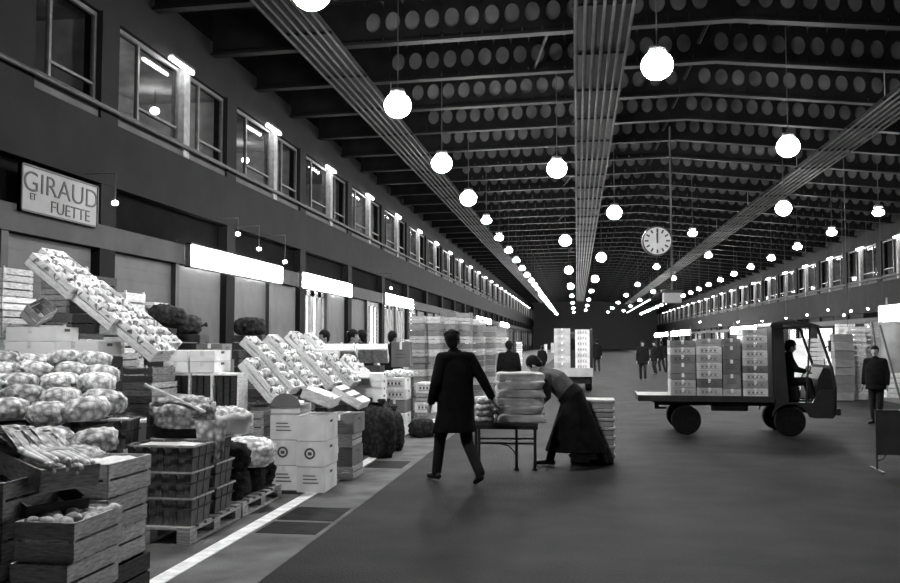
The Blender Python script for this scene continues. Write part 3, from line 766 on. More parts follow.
stack([BXD], [.24], -4.28, 8.2, G0, 4, ('dark carton', 'stack behind the small square basket'), 'carton', 'box', jit=.012)
# heaped open bags of produce over the rear baskets
HB = lumpy((.30, .24, .15), 4, 'net', 4, .4, 15, .8, True)
HB2 = lumpy((.24, .22, .14), 9, 'net_pale', 4, .4, 17, .8, True)
def open_bag(name, label, cat, loc, rz, top, cloth='sackcloth', s=1.0):
    r = thing(name, label, cat, loc, (0, 0, rz), scale=(s, s, s)); n = 28; rings = []
    for z, q in ((.0, .80), (.05, .98), (.14, 1.0), (.20, .98), (.235, 1.06), (.20, 1.10), (.13, 1.09)):
        rings.append([(q*.29*math.cos(2*PI*i/n)*(1+.06*math.sin(i*2.7+z*20)), q*.23*math.sin(2*PI*i/n)*(1+.06*math.sin(i*1.9)), z+.02*math.sin(i*1.3)*(1 if z > .1 else 0)) for i in range(n)])
    m = MB(); m.loft(rings); part('sack', m, cloth, r, smooth=True)
    o = link('produce', top, r, (0, 0, .06)); o['kind'] = 'stuff'; return r
place(CR_DARK, 'wooden_crate', 'dark crate lying on the rear baskets under the heaped sack', 'crate', (-3.78, 8.05, .818), (0, 0, PI/2+.1))
open_bag('open_sack', 'open rolled-down sack heaped with mixed greens on the rear baskets', 'sack', (-3.72, 7.93, .93), .1, HB, 'net', .95)
open_bag('open_sack', 'pale open sack of produce behind the heaped greens, beside the upright crates', 'sack', (-3.45, 8.35, .84), -.4, HB2, 'sackcloth', .85)
m = MB(); vs = []; fs = []; NX = 15
for j in range(10):
    u = j/9
    for i in range(NX):
        v = i/(NX-1)-.5; w_ = .30*(1-.35*u)
        vs.append((v*w_, -.02*math.sin(v*22+u*2)*(.3+u)-.05*math.sin(PI*u)*(1-abs(v)), .36*(1-u)+.03*math.cos(v*7)*u))
for j in range(9):
    for i in range(NX-1): fs.append((j*NX+i, j*NX+i+1, (j+1)*NX+i+1, (j+1)*NX+i))
k = len(vs); vs += [(x, y+.012, z) for x, y, z in vs]; fs += [tuple(q+k for q in f[::-1]) for f in fs]
m.add(vs, fs); me = m.mesh('hanging_cloth', 'net', True)
tag(link('hanging_cloth', me, None, (-3.36, 7.76, .66), (0, 0, .5)), 'limp pale cloth bag hanging down in front of the rear baskets', 'bag')
# plank leaning across the heap
tag(link('wooden_lath', MB().cbox((0, 0, 0), (.62, .03, .02)).mesh('wooden_lath', 'wood_light'), None, (-3.70, 7.72, 1.22), (0, .42, .15)), 'thin wooden lath slanting over the heaped sack', 'lath')
# second pallet: dark bags and the round net sack
DB = [bag_proto((.27, .22, .17), s_, 'net_dark') for s_ in (2, 6)]
NB = bag_proto((.30, .24, .17), 3, 'net_pale')
for i, (x, y, z) in enumerate([(-3.58, 8.62, ZP), (-3.60, 9.10, ZP), (-3.60, 8.66, ZP+.26)]):
    place(DB[i % 2], 'net_bag', ('dark full net bag at the near end of the second pallet', 'dark full net bag under the round pale sack', 'dark full net bag lying upon the nearest one of the second pallet')[i], 'bag', (x, y, z), (0, 0, .3*i))
place(NB, 'net_bag', 'plump pale net sack resting on the dark bags beside the cartons', 'bag', (-3.50, 9.05, ZP+.27), (0, 0, .35))
place(DB[1], 'net_bag', 'dark full net bag at the far end of the second pallet', 'bag', (-3.60, 9.42, ZP), (0, 0, 1.2))
# ---------------- heap of net bags, left
BG = [bag_proto((.175, .16, .105), s_, 'net') for s_ in (1, 4, 7, 11)]
BGL = [bag_proto((.165, .15, .09), s_, 'net_pale') for s_ in (2, 5, 8)]
rown = ['front', 'second', 'third', 'fourth', 'fifth', 'sixth', 'seventh', 'back']
for j, (yy, nn, nb) in enumerate([(6.25, 5, 3), (6.83, 4, 4), (7.41, 4, 5), (7.99, 4, 5)]):
    xs = -.526*(.99*yy+.6)-.28
    for i in range(nn):
        for q in range(nb-(1 if j > 2 else 0)):
            place(CR_DARK, 'wooden_crate', 'old dark crate supporting the heap of net bags', 'crate', (xs-.42*i, yy, G0+.262*q), (0, 0, 0), 'crates under the heap of net bags')
for r_ in range(7):
    z = (.80, .90, 1.08, 1.16, 1.30, 1.38, 1.47, 1.56, 1.60)[r_]; y_ = 5.98+.36*r_; xs = -.526*(.99*y_+.6)-.17
    for c_ in range(6 if r_ < 7 else 5):
        x = xs-.345*c_+(.08 if r_ % 2 else 0)
        pr = (BG if r_ < 4 else BGL)[(r_*5+c_) % (4 if r_ < 4 else 3)]
        lb = 'net bag, %s from the aisle in the %s row of the heap' % (('first', 'second', 'third', 'fourth', 'fifth', 'sixth')[c_], rown[r_] if r_ < 7 else ('eighth', 'backmost')[r_-7])
        place(pr, 'net_bag', lb, 'bag', (x+random.uniform(-.03, .03), y_+random.uniform(-.04, .04), z+random.uniform(-.02, .03)), (random.uniform(-.12, .12), random.uniform(-.12, .12), random.uniform(-.4, .4)+(PI/2 if c_ % 2 else 0)), 'net bags of the big heap')
# ---------------- light crates behind the heap, left
for i, (px, D, n, nm) in enumerate([(2, 10.05, 16, 'tallest column at the left edge'), (38, 10.05, 12, 'second column from the left edge'), (75, 10.05, 11, 'third column from the left edge'), (112, 10.05, 10, 'fourth column from the left edge'), (149, 10.05, 9, 'fifth column from the left edge')]):
    x, y = XY(px, D)
    stack([CR_FLATD, CR_LONG, CR_FLATD], [.162, .152, .162], x, y, G0, n, ('shallow crate', nm), 'shallow_crate', 'crate', rz=0, jit=.008, seed=i, group='pale shallow crates behind the net bags')
# sloping line of show crates from upper left down to the right
def show(px0, py0, px1, py1, D, dx_back, n, desc, group, tilt=.32, ext=0.0, heads=True, n1=4, skip=.08, fill=None):
    p0 = at(px0, py0, D); p1 = at(px1, py1, D); d = (p1-p0)
    ang = math.atan2(-(d.z), d.x); L = d.length/n
    for i in range(n):
        c_ = p0+d*((i+.5)/n)
        # local y (length) along slope: rotate so that y -> slope direction
        Rm = Matrix.Translation(c_+Vector((0, dx_back, 0))) @ Matrix.Rotation(ang, 4, 'Y') @ Matrix.Rotation(-PI/2, 4, 'Z')
        Rm = Rm @ Matrix.Rotation(tilt, 4, 'Y') if False else Rm
        short = desc % (('upper', 'middle', 'lower')[i] if n == 3 else '')
        lb = 'slanting display crate, '+short
        put(CR_SHOW, 'display_crate', ' '.join(lb.split()), 'crate', Rm, group)
        if n == 1:
            k = int((p1.z-.02)/.264); cx_, cy_ = c_.x-.05, c_.y+dx_back
            zt = stack([CR_DARK], [.262], cx_, cy_, G0, k, ('dark crate', 'hidden stacks propping the big display'), 'wooden_crate', 'crate', rz=PI/2, group='dark crates under the big display', jit=.004, seed=k)
            if p1.z-zt > .15: place(CR_TRAY, 'wooden_crate', 'low tray topping one of the hidden stacks propping the big display', 'crate', (cx_, cy_, zt), (0, 0, PI/2), 'trays under the big display')
        if heads: fill_heads(Rm, .60, .39, .16, 'pale cauliflower in the slanting crate, '+short, 'cauliflowers, '+short, n1, 3, skip=skip)
show(36, 268, 158, 360, 9.45, .0, 3, '%s of the front row above the net bags', 'display crates sloping above the net bags')
show(44, 262, 166, 352, 9.9, .0, 3, '%s of the rear row above the net bags', 'display crates of the rear sloping row')
for j in range(3):
    x, y = XY(40+j*34, 10.6); stack([CR_DARK], [.26], x, y+.1, G0, 8-j, ('dark crate', '%s of three stacks propping the slope' % ('left', 'middle', 'right')[j]), 'wooden_crate', 'crate', group='dark crates behind the sloping display')
# white boxes behind the heap of bags, with a small tipped box
for c_, (px, wn) in enumerate(((45, 'left'), (88, 'right'))):
    x, y = XY(px, 9.33)
    stack([CR_DARK], [.262], x, y, G0, 6, ('dark crate', '%s stack under the big white boxes' % wn), 'wooden_crate', 'crate', rz=PI/2, group='dark crates under the big white boxes')
    for q in range(2 if c_ == 0 else 1):
        place(BWH, 'carton', 'big white box behind the net bags, %s' % (('lower left', 'upper left', 'right')[c_*2+q]), 'box', (x, y-.04, G0+1.59+.152*q), (0, 0, .02*(q-c_)), 'big white boxes behind the net bags')
x, y = XY(36, 9.25)
place(CR_FOOD, 'wooden_crate', 'small dark box tipped on its corner upon the white boxes', 'crate', (x-.02, y, 1.99), (.5, .75, .25), scale=(.55, .5, .8))
# crates on the pile behind, against the shutters
for px, D, n, pr, h, nm in ((64, 12.2, 16, CR_FLATD, .162, 'leftmost column against the shutters'), (93, 12.2, 15, CR_DARK, .175, 'dark column against the shutters'), (122, 12.2, 16, CR_FLAT, .150, 'pale column against the shutters')):
    x, y = XY(px, D); 
    if pr is CR_DARK: stack([CR_DARK], [.262], x, y, G0, 10, ('dark crate', nm), 'wooden_crate', 'crate', rz=0, jit=.006, seed=3)
    else: stack([pr], [h], x, y, G0, n+(1 if pr is CR_FLATD else 0), ('shallow crate', nm), 'shallow_crate', 'crate', rz=0, jit=.006, seed=5)
# jumble behind, px 107-180
for i, (px, D, n, nm) in enumerate([(126, 13.6, 7, 'behind the foot of the slope'), (154, 13.0, 8, 'behind the leftmost white boxes'), (187, 13.6, 7, 'before the second tall post')]):
    x, y = XY(px, D); zt = stack([CR_DARK], [.262], x, y, G0, n, ('dark crate', 'low stack '+nm), 'wooden_crate', 'crate', rz=PI/2, seed=i)
    if i != 1: place(DB[i//2], 'net_bag', 'dark full net bag lying on the low stack '+nm, 'bag', (x, y, zt), (0, 0, i))
    else:
        place(BXS, 'carton', 'pale carton on the dark stack before the shutters', 'box', (x-.1, y, zt), (0, 0, .1)); place(DB[0], 'net_bag', 'dark net bag slumped beside the pale carton before the shutters', 'bag', (x+.35, y-.35, zt-.15), (0, .2, 1))
x, y = XY(216, 13.6); stack([BXD], [.242], x, y, G0, 7, ('grey carton', 'stack before the shutters behind the white boxes'), 'carton', 'box', rz=.1)
x, y = XY(250, 15.0); zt = stack([CR_DARK], [.262], x, y, G0, 7, ('dark crate', 'stack before the post behind the display'), 'wooden_crate', 'crate', rz=PI/2)
place(DB[0], 'net_bag', 'dark net bag on the stack behind the display of cauliflowers', 'bag', (x, y, zt))
x, y = XY(228, 14.6); stack([CR_DARK], [.262], x, y, G0, 6, ('dark crate', 'second stack behind the display of cauliflowers'), 'wooden_crate', 'crate', rz=PI/2)
# ---------------- white boxes over upright crates, px 172-240
for c_, px in enumerate((184, 210)):
    x, y = XY(px, 10.9)
    for q in range(3):
        place(CR_TALL, 'wooden_crate', 'dim crate, %s under the white boxes, %s column' % (('lowest', 'second', 'third')[q], ('left', 'right')[c_]), 'crate', (x, y+.1, G0+.302*q), (0, 0, 0)) if c_ == 0 or True else None
x0_, y0_ = XY(184, 10.7)
CWX = carton_proto(.50, .305, .132, 'carton_white')
for c_ in range(2):
    x, y = XY((185, 211)[c_], 10.7)
    for q in range(2):
        place(CWX, 'carton', 'long white box, %s %s of the four over the framed crates' % (('lower', 'upper')[q], ('left', 'right')[c_]), 'box', (x, y, 1.372+.135*q), (0, 0, 0))
# upright crates standing on end (pale frame, dark inside)
UP = []
m = MB()
for a in ((-.19, -.165), (.165, .19)): m.box(a[0], -.14, 0, a[1], .14, .455)
m.box(-.165, -.14, .43, .165, .14, .455).box(-.165, -.14, 0, .165, .14, .025)
UP.append(('frame', m.mesh('frame', 'wood_pale'), None, None))
m = MB()
for k in range(4): m.box(-.165+k*.083, -.13, .03, -.165+k*.083+.065, -.12, .43)
UP.append(('slats', m.mesh('slats', 'wood_dark'), None, None)); UP.append(('back', MB().box(-.165, .12, .025, .165, .14, .43).mesh('back', 'wood_dark'), None, None))
for c_, px in enumerate((203, 229, 181)):
    x, y = XY(px, 10.55)
    place(UP, 'upright_crate', '%s crate stood on end with pale frame and dark slats' % ('middle', 'right-hand', 'left-hand')[c_], 'crate', (x, y, .912), (0, 0, 0))
for c_, px in enumerate((229,)):
    x, y = XY(px, 10.7); stack([CR_TALL], [.302], x+.2, y+.1, G0, 3, ('dim crate', 'stack below the right-hand upright crate'), 'wooden_crate', 'crate')
# low crates between baskets and cartons
x, y = XY(232, 9.9)
stack([CR_LONG], [.152], x-.1, y+.0, G0, 6, ('pale shallow crate', 'stack between the baskets and the cartons'), 'shallow_crate', 'crate', rz=PI/2, seed=8)
# ---------------- cartons, px 271-340
nmk = {(0, 0): BX, (0, 1): BX2, (0, 2): BX, (1, 0): BX, (1, 1): BX2, (1, 2): BX0}
for c_ in range(2):
    for q in range(3):
        x = (-3.42, -3.06)[c_]; y = 10.25 if c_ == 0 else 10.15
        place(nmk[(c_, q)], 'carton', '%s carton in the %s column of the six big cartons' % (('bottom', 'middle', 'top')[q], ('left', 'right')[c_]), 'box', (x, y, G0+.295*q), (0, 0, (.03, -.02, .01)[q]), 'six big cartons by the white line')
# open carton with arched flap
r = thing('open_carton', 'open carton with a raised arched flap on the left column of cartons', 'box', (-3.42, 10.25, G0+.889), (0, 0, .04))
m = MB(); m.box(-.18, -.24, 0, .18, -.23, .10).box(-.18, .23, 0, .18, .24, .10).box(-.18, -.24, 0, -.17, .24, .10).box(.17, -.24, 0, .18, .24, .10).box(-.18, -.24, 0, .18, .24, .01)
part('body', m, 'carton', r); prof = [(-.18, .08)]+[(.18*math.cos(PI-PI*i/12), .08+.16*math.sin(PI*i/12)) for i in range(13)]
part('arched_flap', MB().ext(prof[1:], -.262, -.242, 'y'), 'carton_dark', r, label='grey arched flap')
place(BXP, 'carton', 'small white box lying in the open carton behind its flap', 'box', (-3.42, 10.28, G0+.91), (0, .1, .3))
Rm = Matrix.Translation((-3.06, 10.2, 1.02)) @ Euler((0, .35, .1)).to_matrix().to_4x4()
put(CR_FLATL, 'shallow_crate', 'shallow pale crate tipped over the right column of cartons', 'crate', Rm)
# stack behind the cartons with tilted striped crate
stack([CR_FLATD, BXD], [.162, .242], -3.00, 11.1, G0, 4, ('mixed crate', 'stack just behind the six cartons'), 'wooden_crate', 'crate', jit=.015)
Rm = Matrix.Translation((-2.92, 11.05, .98)) @ Euler((0, .50, .05)).to_matrix().to_4x4()
STR = crate_proto(.55, .42, .10, 1, 'wood_pale')
STR = STR+[('top_slats', MB().box(-.20, -.27, .10, -.11, .27, .112).box(-.05, -.27, .10, .04, .27, .112).box(.10, -.27, .10, .20, .27, .112).mesh('top_slats', 'wood_pale'), None, None)]
put(STR, 'slatted_crate', 'tilted crate with three broad top slats behind the cartons', 'crate', Rm)
stack([BXD], [.242], -3.5, 11.2, G0, 3, ('dark carton', 'stack under the front display crates'), 'carton', 'box')
# ---------------- big display of tilted crates, px 225-400
tiers = [(232, 360, 268, 401, 10.75, 'nearest'), (248, 352, 286, 394, 11.3, 'second'), (270, 352, 306, 392, 11.9, 'third'), (292, 352, 326, 388, 12.5, 'fourth'), (314, 354, 346, 386, 13.1, 'fifth'), (334, 356, 364, 384, 13.8, 'sixth')]
for px0, py0, px1, py1, D, nm in tiers:
    show(px0+3, py0+6, px1+3, py1+4, D, .2, 1, nm+' in the lower tier of the big display%s', 'display crates of the lower tier', n1=4)
tiers = [(236, 341, 272, 372, 12.6, 'nearest'), (258, 338, 294, 370, 13.2, 'second'), (280, 334, 314, 366, 13.8, 'third'), (296, 336, 330, 364, 14.5, 'fourth')]
for px0, py0, px1, py1, D, nm in tiers:
    show(px0, py0+2, px1, py1+2, D, .2, 1, nm+' in the upper tier of the big display%s', 'display crates of the upper tier', n1=4)
# loose crates on top of the display
for px, py, D, ry, rz, pr, lb in ((323, 352, 14.6, -.05, .2, CR_FLATL, 'flat pale crate lying level on the top of the big display'), (340, 350, 14.8, .35, .1, CR_FLATL, 'pale crate tipped to the right on top of the big display'), (372, 352, 15.2, .7, .1, CR_FLATL, 'pale crate leaning steeply above the small white boxes'), (357, 348, 15.4, -.1, .4, CR_FLAT, 'bare pale crate on top of the far end of the display'),
                                  (345, 368, 14.2, .1, .5, CR_FLATL, 'pale crate lying askew at the far end of the display'), (352, 378, 13.6, .45, .2, CR_FLATL, 'pale crate sliding down near the dark sacks')):
    p = at(px, py, D); place(pr, 'shallow_crate', lb, 'crate', p-Vector((0, 0, .08)), (0, ry, rz+PI/2))
x, y = XY(345, 15.0); stack([CR_DARK], [.262], x, y, G0, 5, ('dark crate', 'first stack past the big display'), 'wooden_crate', 'crate', rz=PI/2)
x, y = XY(368, 15.4); stack([CR_DARK], [.262], x, y, G0, 5, ('dark crate', 'second stack past the big display'), 'wooden_crate', 'crate', rz=PI/2)
# white boxes px 352-385
x, y = XY(369, 13.9)
stack([CR_DARK], [.262], x, y+.1, G0, 3, ('dark crate', 'stack under the five small white boxes'), 'wooden_crate', 'crate', rz=PI/2)
WS = carton_proto(.40, .50, .112, 'carton_white')
for q in range(4): place(WS, 'carton', 'flat white box, %s of the four beyond the cauliflowers' % ('lowest', 'second from below', 'third from below', 'topmost')[q], 'box', (x, y, G0+.79+.114*q), (0, 0, .06*(q % 2)), 'flat white boxes beyond the cauliflowers')
# dark sacks px 362-398
DS = [bag_proto((.20, .20, .42), s_, 'net_dark', 'top') for s_ in (2, 5, 8)]
for i, (px, py, s_) in enumerate([(366, 456, 1.0), (379, 459, 1.0), (392, 452, .82), (385, 447, .9), (372, 447, 1.05)]):
    p = gnd(px, py); place(DS[i % 3], 'dark_sack', '%s of the five dark standing sacks beyond the cartons' % ('leftmost in front', 'middle front', 'right-hand low', 'rear right', 'rear left, tallest')[i], 'sack', (p.x, p.y+.15, G0), (0, 0, i), 'dark sacks beyond the cartons', (s_, s_, s_))
# boxes px 381-413
x, y = XY(398, 16.6)
stack([BXS, BXS, BXD, BXS], [.202, .202, .242, .202], x, y, G0, 5, ('wide pale carton', 'stack left of the tall crate columns'), 'carton', 'box', jit=.012, top=(BXS, .202))
for i in range(3): place(BGL[i], 'net_bag', '%s pale bag heaped on the wide pale cartons' % ('left', 'middle', 'right')[i], 'bag', (x-.16+.16*i, y-.05+.1*i, 1.06+G0+.03*(i == 1)), (0, 0, i), scale=(.8, .8, .8))
x, y = XY(428, 17.2)
stack([BXS, CR_FLATD], [.202, .162], x, y, G0, 5, ('pale box', 'low stack left of the walking man'), 'carton', 'box', jit=.03)
p = gnd(422, 437); place(DB[0], 'net_bag', 'dark net bag on the floor before the low stack by the walking man', 'bag', (p.x, p.y, G0), (0, 0, .6), scale=(.9, .9, 1.1))
p = gnd(432, 436); place(NB, 'net_bag', 'pale net bag on the floor just behind the walking man', 'bag', (p.x+.1, p.y+.25, G0), (0, 0, 1.6), scale=(.8, .8, 1))
# upright grey board px 395-412, y 345-375
x, y = XY(402, 18.5); place(BXD, 'carton', 'dim upright carton above the far end of the pale cartons', 'box', (x, y, 1.2), (0, 0, .05), scale=(1, .6, 2.2)); stack([CR_DARK], [.262], x, y, G0, 4, ('dark crate', 'stack under the dim upright carton'), 'wooden_crate', 'crate')
# tall columns of crates px 412-500
cols = [(419, 20.5, 15), (434, 20.8, 15), (449, 21.5, 16), (464, 22.2, 16), (477, 23, 15), (489, 24, 14), (500, 26, 14)]
for i, (px, D, n) in enumerate(cols):
    x, y = XY(px, D)
    stack([CR_TRAY, CR_FLATD, CR_TRAY, CR_TRAY, CR_FLATD], [.152], x, y, G0, n, ('shallow crate', '%s tall column behind the walking man' % ('leftmost', 'second', 'third', 'fourth', 'fifth', 'sixth', 'seventh')[i]), 'fruit_tray', 'tray', jit=.015, seed=i)
# farther left stalls toward the vanishing point
for i in range(16):
    y = 27+2.3*i; x = -3.9-(.6 if i % 3 else 0)-random.uniform(0, .3)
    n = random.randint(6, 13) if i % 4 else 5
    pr, h = random.choice([(CR_FLATL, .152), (CR_FLAT, .152), (BXS, .202)])
    stack([pr], [h], x, y, G0, n if h < .2 else int(n*.75), ('pale box' if h > .2 else 'pale tray', 'far left stacks past the tall columns'), 'stacked_tray' if pr is not BXS else 'carton', 'tray' if pr is not BXS else 'box', group='far left stacks', seed=i)
for i in range(8):
    y = 19+3.2*i; x = -6.6-random.uniform(0, .6)
    stack([CR_FLATD], [.162], x, y, G0, random.randint(6, 11), ('dim tray', 'inner left stacks close to the shop fronts'), 'stacked_tray', 'tray', group='inner left stacks', seed=i)
# ---------------- right stalls
for i, (px, D, n, pr, h, nm) in enumerate([(842, 26.0, 8, BXD, .242, 'stack of pale cartons behind the truck cab'), (855, 26.3, 14, CR_FLATD, .152, 'left dim column beside the standing man'), (868, 26.6, 14, CR_FLATD, .152, 'right dim column beside the standing man'), (862, 29, 14, CR_FLAT, .152, 'dim column farther behind the standing man'), (845, 30, 15, CR_FLATD, .152, 'rear column behind the truck cab'), (893, 27, 5, CR_FLATL, .152, 'low pile right of the standing man'),
                                            (815, 30, 12, CR_FLATL, .152, 'column seen through the truck cab'), (800, 31, 12, BXS, .202, 'carton column seen through the truck cab')]):
    x, y = XY(px, D); stack([pr], [h], x, y, G0, n if h < .2 else min(n, 9), ('shallow crate' if pr is not BXS else 'carton', nm), 'shallow_crate' if pr is not BXS else 'carton', 'crate' if pr is not BXS else 'box', rz=PI/2, seed=i)
for i in range(18):
    y = 34+2.4*i; x = 10.1+random.uniform(-.7, .3)
    pr, h = random.choice([(CR_FLATL, .152), (CR_FLATD, .152), (BXS, .202)])
    stack([pr], [h], x, y, G0, random.randint(5, 11), ('pale box' if h > .2 else 'pale tray', 'far stacks along the right side'), 'stacked_tray' if pr is not BXS else 'carton', 'tray' if pr is not BXS else 'box', group='far right stacks', seed=i)
# pale tarpaulin and slanting poles at the right edge
p = at(880, 345, 27)
n = 14; m = MB(); vs = []; fs = []
for j in range(n):
    for i in range(8):
        u = i/7; v = j/(n-1); vs.append((u*1.5, .12*math.sin(u*9+v)+.1*v, 2.35-2.3*v))
for j in range(n-1):
    for i in range(7): fs.append((j*8+i, j*8+i+1, (j+1)*8+i+1, (j+1)*8+i))
k = len(vs); vs += [(x, y+.01, z) for x, y, z in vs]; fs += [tuple(q+k for q in f[::-1]) for f in fs]
m.add(vs, fs); tag(link('tarpaulin', m.mesh('tarpaulin', 'tarp', True), None, (p.x, p.y+.8, .02)), 'pale hanging sheet behind the standing man at the right edge', 'tarpaulin')
for i, (a, b_) in enumerate([((883, 410, 23), (872, 322, 24)), ((902, 405, 23), (880, 325, 24))]):
    q0 = at(*a); q1 = at(*b_); q0.z = max(q0.z, .01)
    tag(link('slanting_pole', MB().tube(q0, q1, .03, n=8).mesh('slanting_pole', 'steel')), '%s thin pole leaning behind the standing man' % ('left-hand', 'right-hand')[i], 'pole')
# far end clutter
for i in range(10):
    x, y = -3+1.35*i if False else (-4.5+.9*i, 128+2*(i % 3)); 
    stack([BXS], [.21], x, y, .0, 6+(i*5) % 4, ('pale carton', 'distant pile closing the end of the roadway'), 'carton', 'box', group='distant pile at the end of the roadway', seed=i) if i < 6 else None
# ================================================================ vehicles
def wheel_parts(parent, loc, r, w_, side):
    t = MB().lathe([(r*.62, -w_/2), (r*.93, -w_/2), (r, -w_/2+.03), (r, w_/2-.03), (r*.93, w_/2), (r*.62, w_/2)], 28, axis='y')
    wl = part('wheel', MB().lathe([(r*.10, -w_*.25), (r*.62, -w_*.25), (r*.62, w_*.25), (r*.10, w_*.25)], 24, axis='y'), 'steel', parent, loc)
    part('tyre', t, 'tyre', wl, smooth=False)
    part('hub_cap', MB().lathe([(r*.34, side*w_*.25), (r*.30, side*w_*.42), (r*.08, side*w_*.46)], 20, axis='y'), 'hub', wl)
    return wl
# truck, +x forward, camera sees its -y side
q = gnd(740, 436)
TK = thing('market_truck', 'small open-sided flatbed market truck loaded with stacked boxes, crossing the roadway', 'truck', (q.x, q.y+.75, 0), (0, 0, -.02))
ZB = .72; BL0, BL1 = -1.78, .64
part('flatbed', MB().box(BL0, -.72, ZB-.07, BL1, .72, ZB), 'steel', TK, bevel=.008)
part('bed_rail', MB().box(BL0-.02, -.74, ZB-.10, BL1, -.72, ZB+.012).box(BL0-.02, .72, ZB-.10, BL1, .74, ZB+.012).box(BL0-.04, -.74, ZB-.10, BL0, .74, ZB+.012), 'truck_paint', TK)
part('chassis', MB().box(-1.5, -.42, ZB-.19, 1.5, -.32, ZB-.07).box(-1.5, .32, ZB-.19, 1.5, .42, ZB-.07).box(-1.4, -.4, ZB-.19, -1.3, .4, ZB-.09).box(1.2, -.4, ZB-.3, 1.3, .4, ZB-.09), 'dark_steel', TK)
part('fuel_tank', MB().tube((-.45, -.46, .53), (.20, -.46, .53), .095, n=20), 'dark_steel', TK)
part('tow_bracket', MB().box(-1.50, -.5, .46, -1.42, -.44, .66).box(-1.42, -.5, .46, -1.28, -.44, .50), 'dark_steel', TK)
part('mudguard', MB().ext([(-1.32+.36*math.cos(a), .27+.36*math.sin(a)) for a in [PI*.12+PI*.76*i/10 for i in range(11)]]+[(-1.32+.335*math.cos(a), .27+.335*math.sin(a)) for a in [PI*.88-PI*.76*i/10 for i in range(11)]], -.74, -.50, 'y'), 'dark_steel', TK) if False else None
for wx in (-.93, .93):
    for sy in (-1, 1): wheel_parts(TK, (wx, sy*.60, .272), .272, .17, sy)
part('axle', MB().tube((-.93, -.55, .272), (-.93, .55, .272), .04).tube((.93, -.55, .272), (.93, .55, .272), .04), 'dark_steel', TK)
# cab: floor, engine apron with wheel arch, rear wall, roof, pillars, windshield
arch = [(.93+.33*math.cos(a), .272+.33*math.sin(a)) for a in [PI*i/12 for i in range(13)]]
prof = [(.64, .50), (.60, .42)]+[p for p in arch[::-1] if p[1] > .30]+[(1.34, .34), (1.66, .34), (1.70, .45), (1.72, .85), (1.46, .86), (1.30, .62), (.66, .62)]
for s_ in (-1, 1):
    part('cab_side', MB().ext(prof, s_*.72, s_*.68, 'y'), 'truck_paint', TK)
part('cab_floor', MB().box(.62, -.70, .58, 1.50, .70, .62), 'truck_paint', TK)
part('front_panel', MB().ext([(1.66, .34), (1.72, .42), (1.735, .90), (1.67, 1.30), (1.63, 1.30), (1.69, .90), (1.67, .44)], -.72, .72, 'y'), 'truck_paint', TK)
part('rear_wall', MB().box(.62, -.70, .62, .66, .70, 2.04), 'dark_steel', TK)
part('side_panel', MB().ext([(.66, .62), (.90, .62), (.86, 1.2), (.82, 2.06), (.66, 2.06)], -.715, -.69, 'y'), 'truck_paint', TK)
part('side_panel', MB().ext([(.66, .62), (.90, .62), (.86, 1.2), (.82, 2.06), (.66, 2.06)], .69, .715, 'y'), 'truck_paint', TK)
part('dashboard', MB().ext([(1.40, .62), (1.68, .62), (1.68, 1.24), (1.52, 1.26), (1.42, 1.05)], -.66, .66, 'y'), 'dark_steel', TK)
part('cab_roof', MB().ext([(.58, 2.02), (.62, 2.09), (.95, 2.12), (1.25, 2.10), (1.44, 2.04), (1.46, 2.0), (1.25, 2.05), (.95, 2.07), (.66, 2.04)], -.74, .74, 'y'), 'truck_paint', TK, bevel=.004)
for s_ in (-1, 1): part('roof_gutter', MB().box(.60, s_*.745-.015, 1.99, 1.42, s_*.745+.015, 2.02), 'dark_steel', TK)
for s_ in (-1, 1): part('windshield_pillar', MB().tube((1.65, s_*.69, 1.28), (1.42, s_*.69, 2.02), .026, n=8), 'truck_paint', TK)
part('windshield', MB().hexa([(1.635, -.66, 1.29), (1.645, -.66, 1.29), (1.645, .66, 1.29), (1.635, .66, 1.29)], [(1.41, -.66, 2.0), (1.42, -.66, 2.0), (1.42, .66, 2.0), (1.41, .66, 2.0)]), 'glass', TK)
part('wiper', MB().tube((1.66, -.2, 1.31), (1.59, -.45, 1.42), .008, n=6), 'dark_steel', TK)
part('door_pillar', MB().tube((1.20, -.70, .62), (1.30, -.70, 2.04), .018, n=8), 'dark_steel', TK)
part('bumper', MB().box(1.71, -.74, .40, 1.79, .74, .52), 'dark_steel', TK, bevel=.012)
for s_ in (-1, 1): hl = part('headlight', MB().lathe([(.09, 0), (.10, .02), (.07, .05), (.02, .06)], 20, (1.725, s_*.50, .72), 'x'), 'chrome', TK)
part('driver_seat', MB().box(.72, -.60, .62, 1.12, -.12, .92).box(.68, -.58, .92, .80, -.14, 1.40), 'cloth_dark', TK, bevel=.03)
part('steering_column', MB().tube((1.50, -.36, .70), (1.30, -.36, 1.08), .02, n=8), 'dark_steel', TK)
n = 28; sw = MB(); pts = [(1.27+.17*math.cos(2*PI*i/n)*.5, -.36+.19*math.sin(2*PI*i/n), 1.12+.19*math.cos(2*PI*i/n)*.85) for i in range(n+1)]
sw.path(pts, .013, 6); part('steering_wheel', sw, 'dark_steel', TK)
part('side_mirror', MB().tube((1.52, -.70, 1.62), (1.60, -.84, 1.66), .01, n=6).box(1.58, -.92, 1.56, 1.60, -.80, 1.76), 'dark_steel', TK)
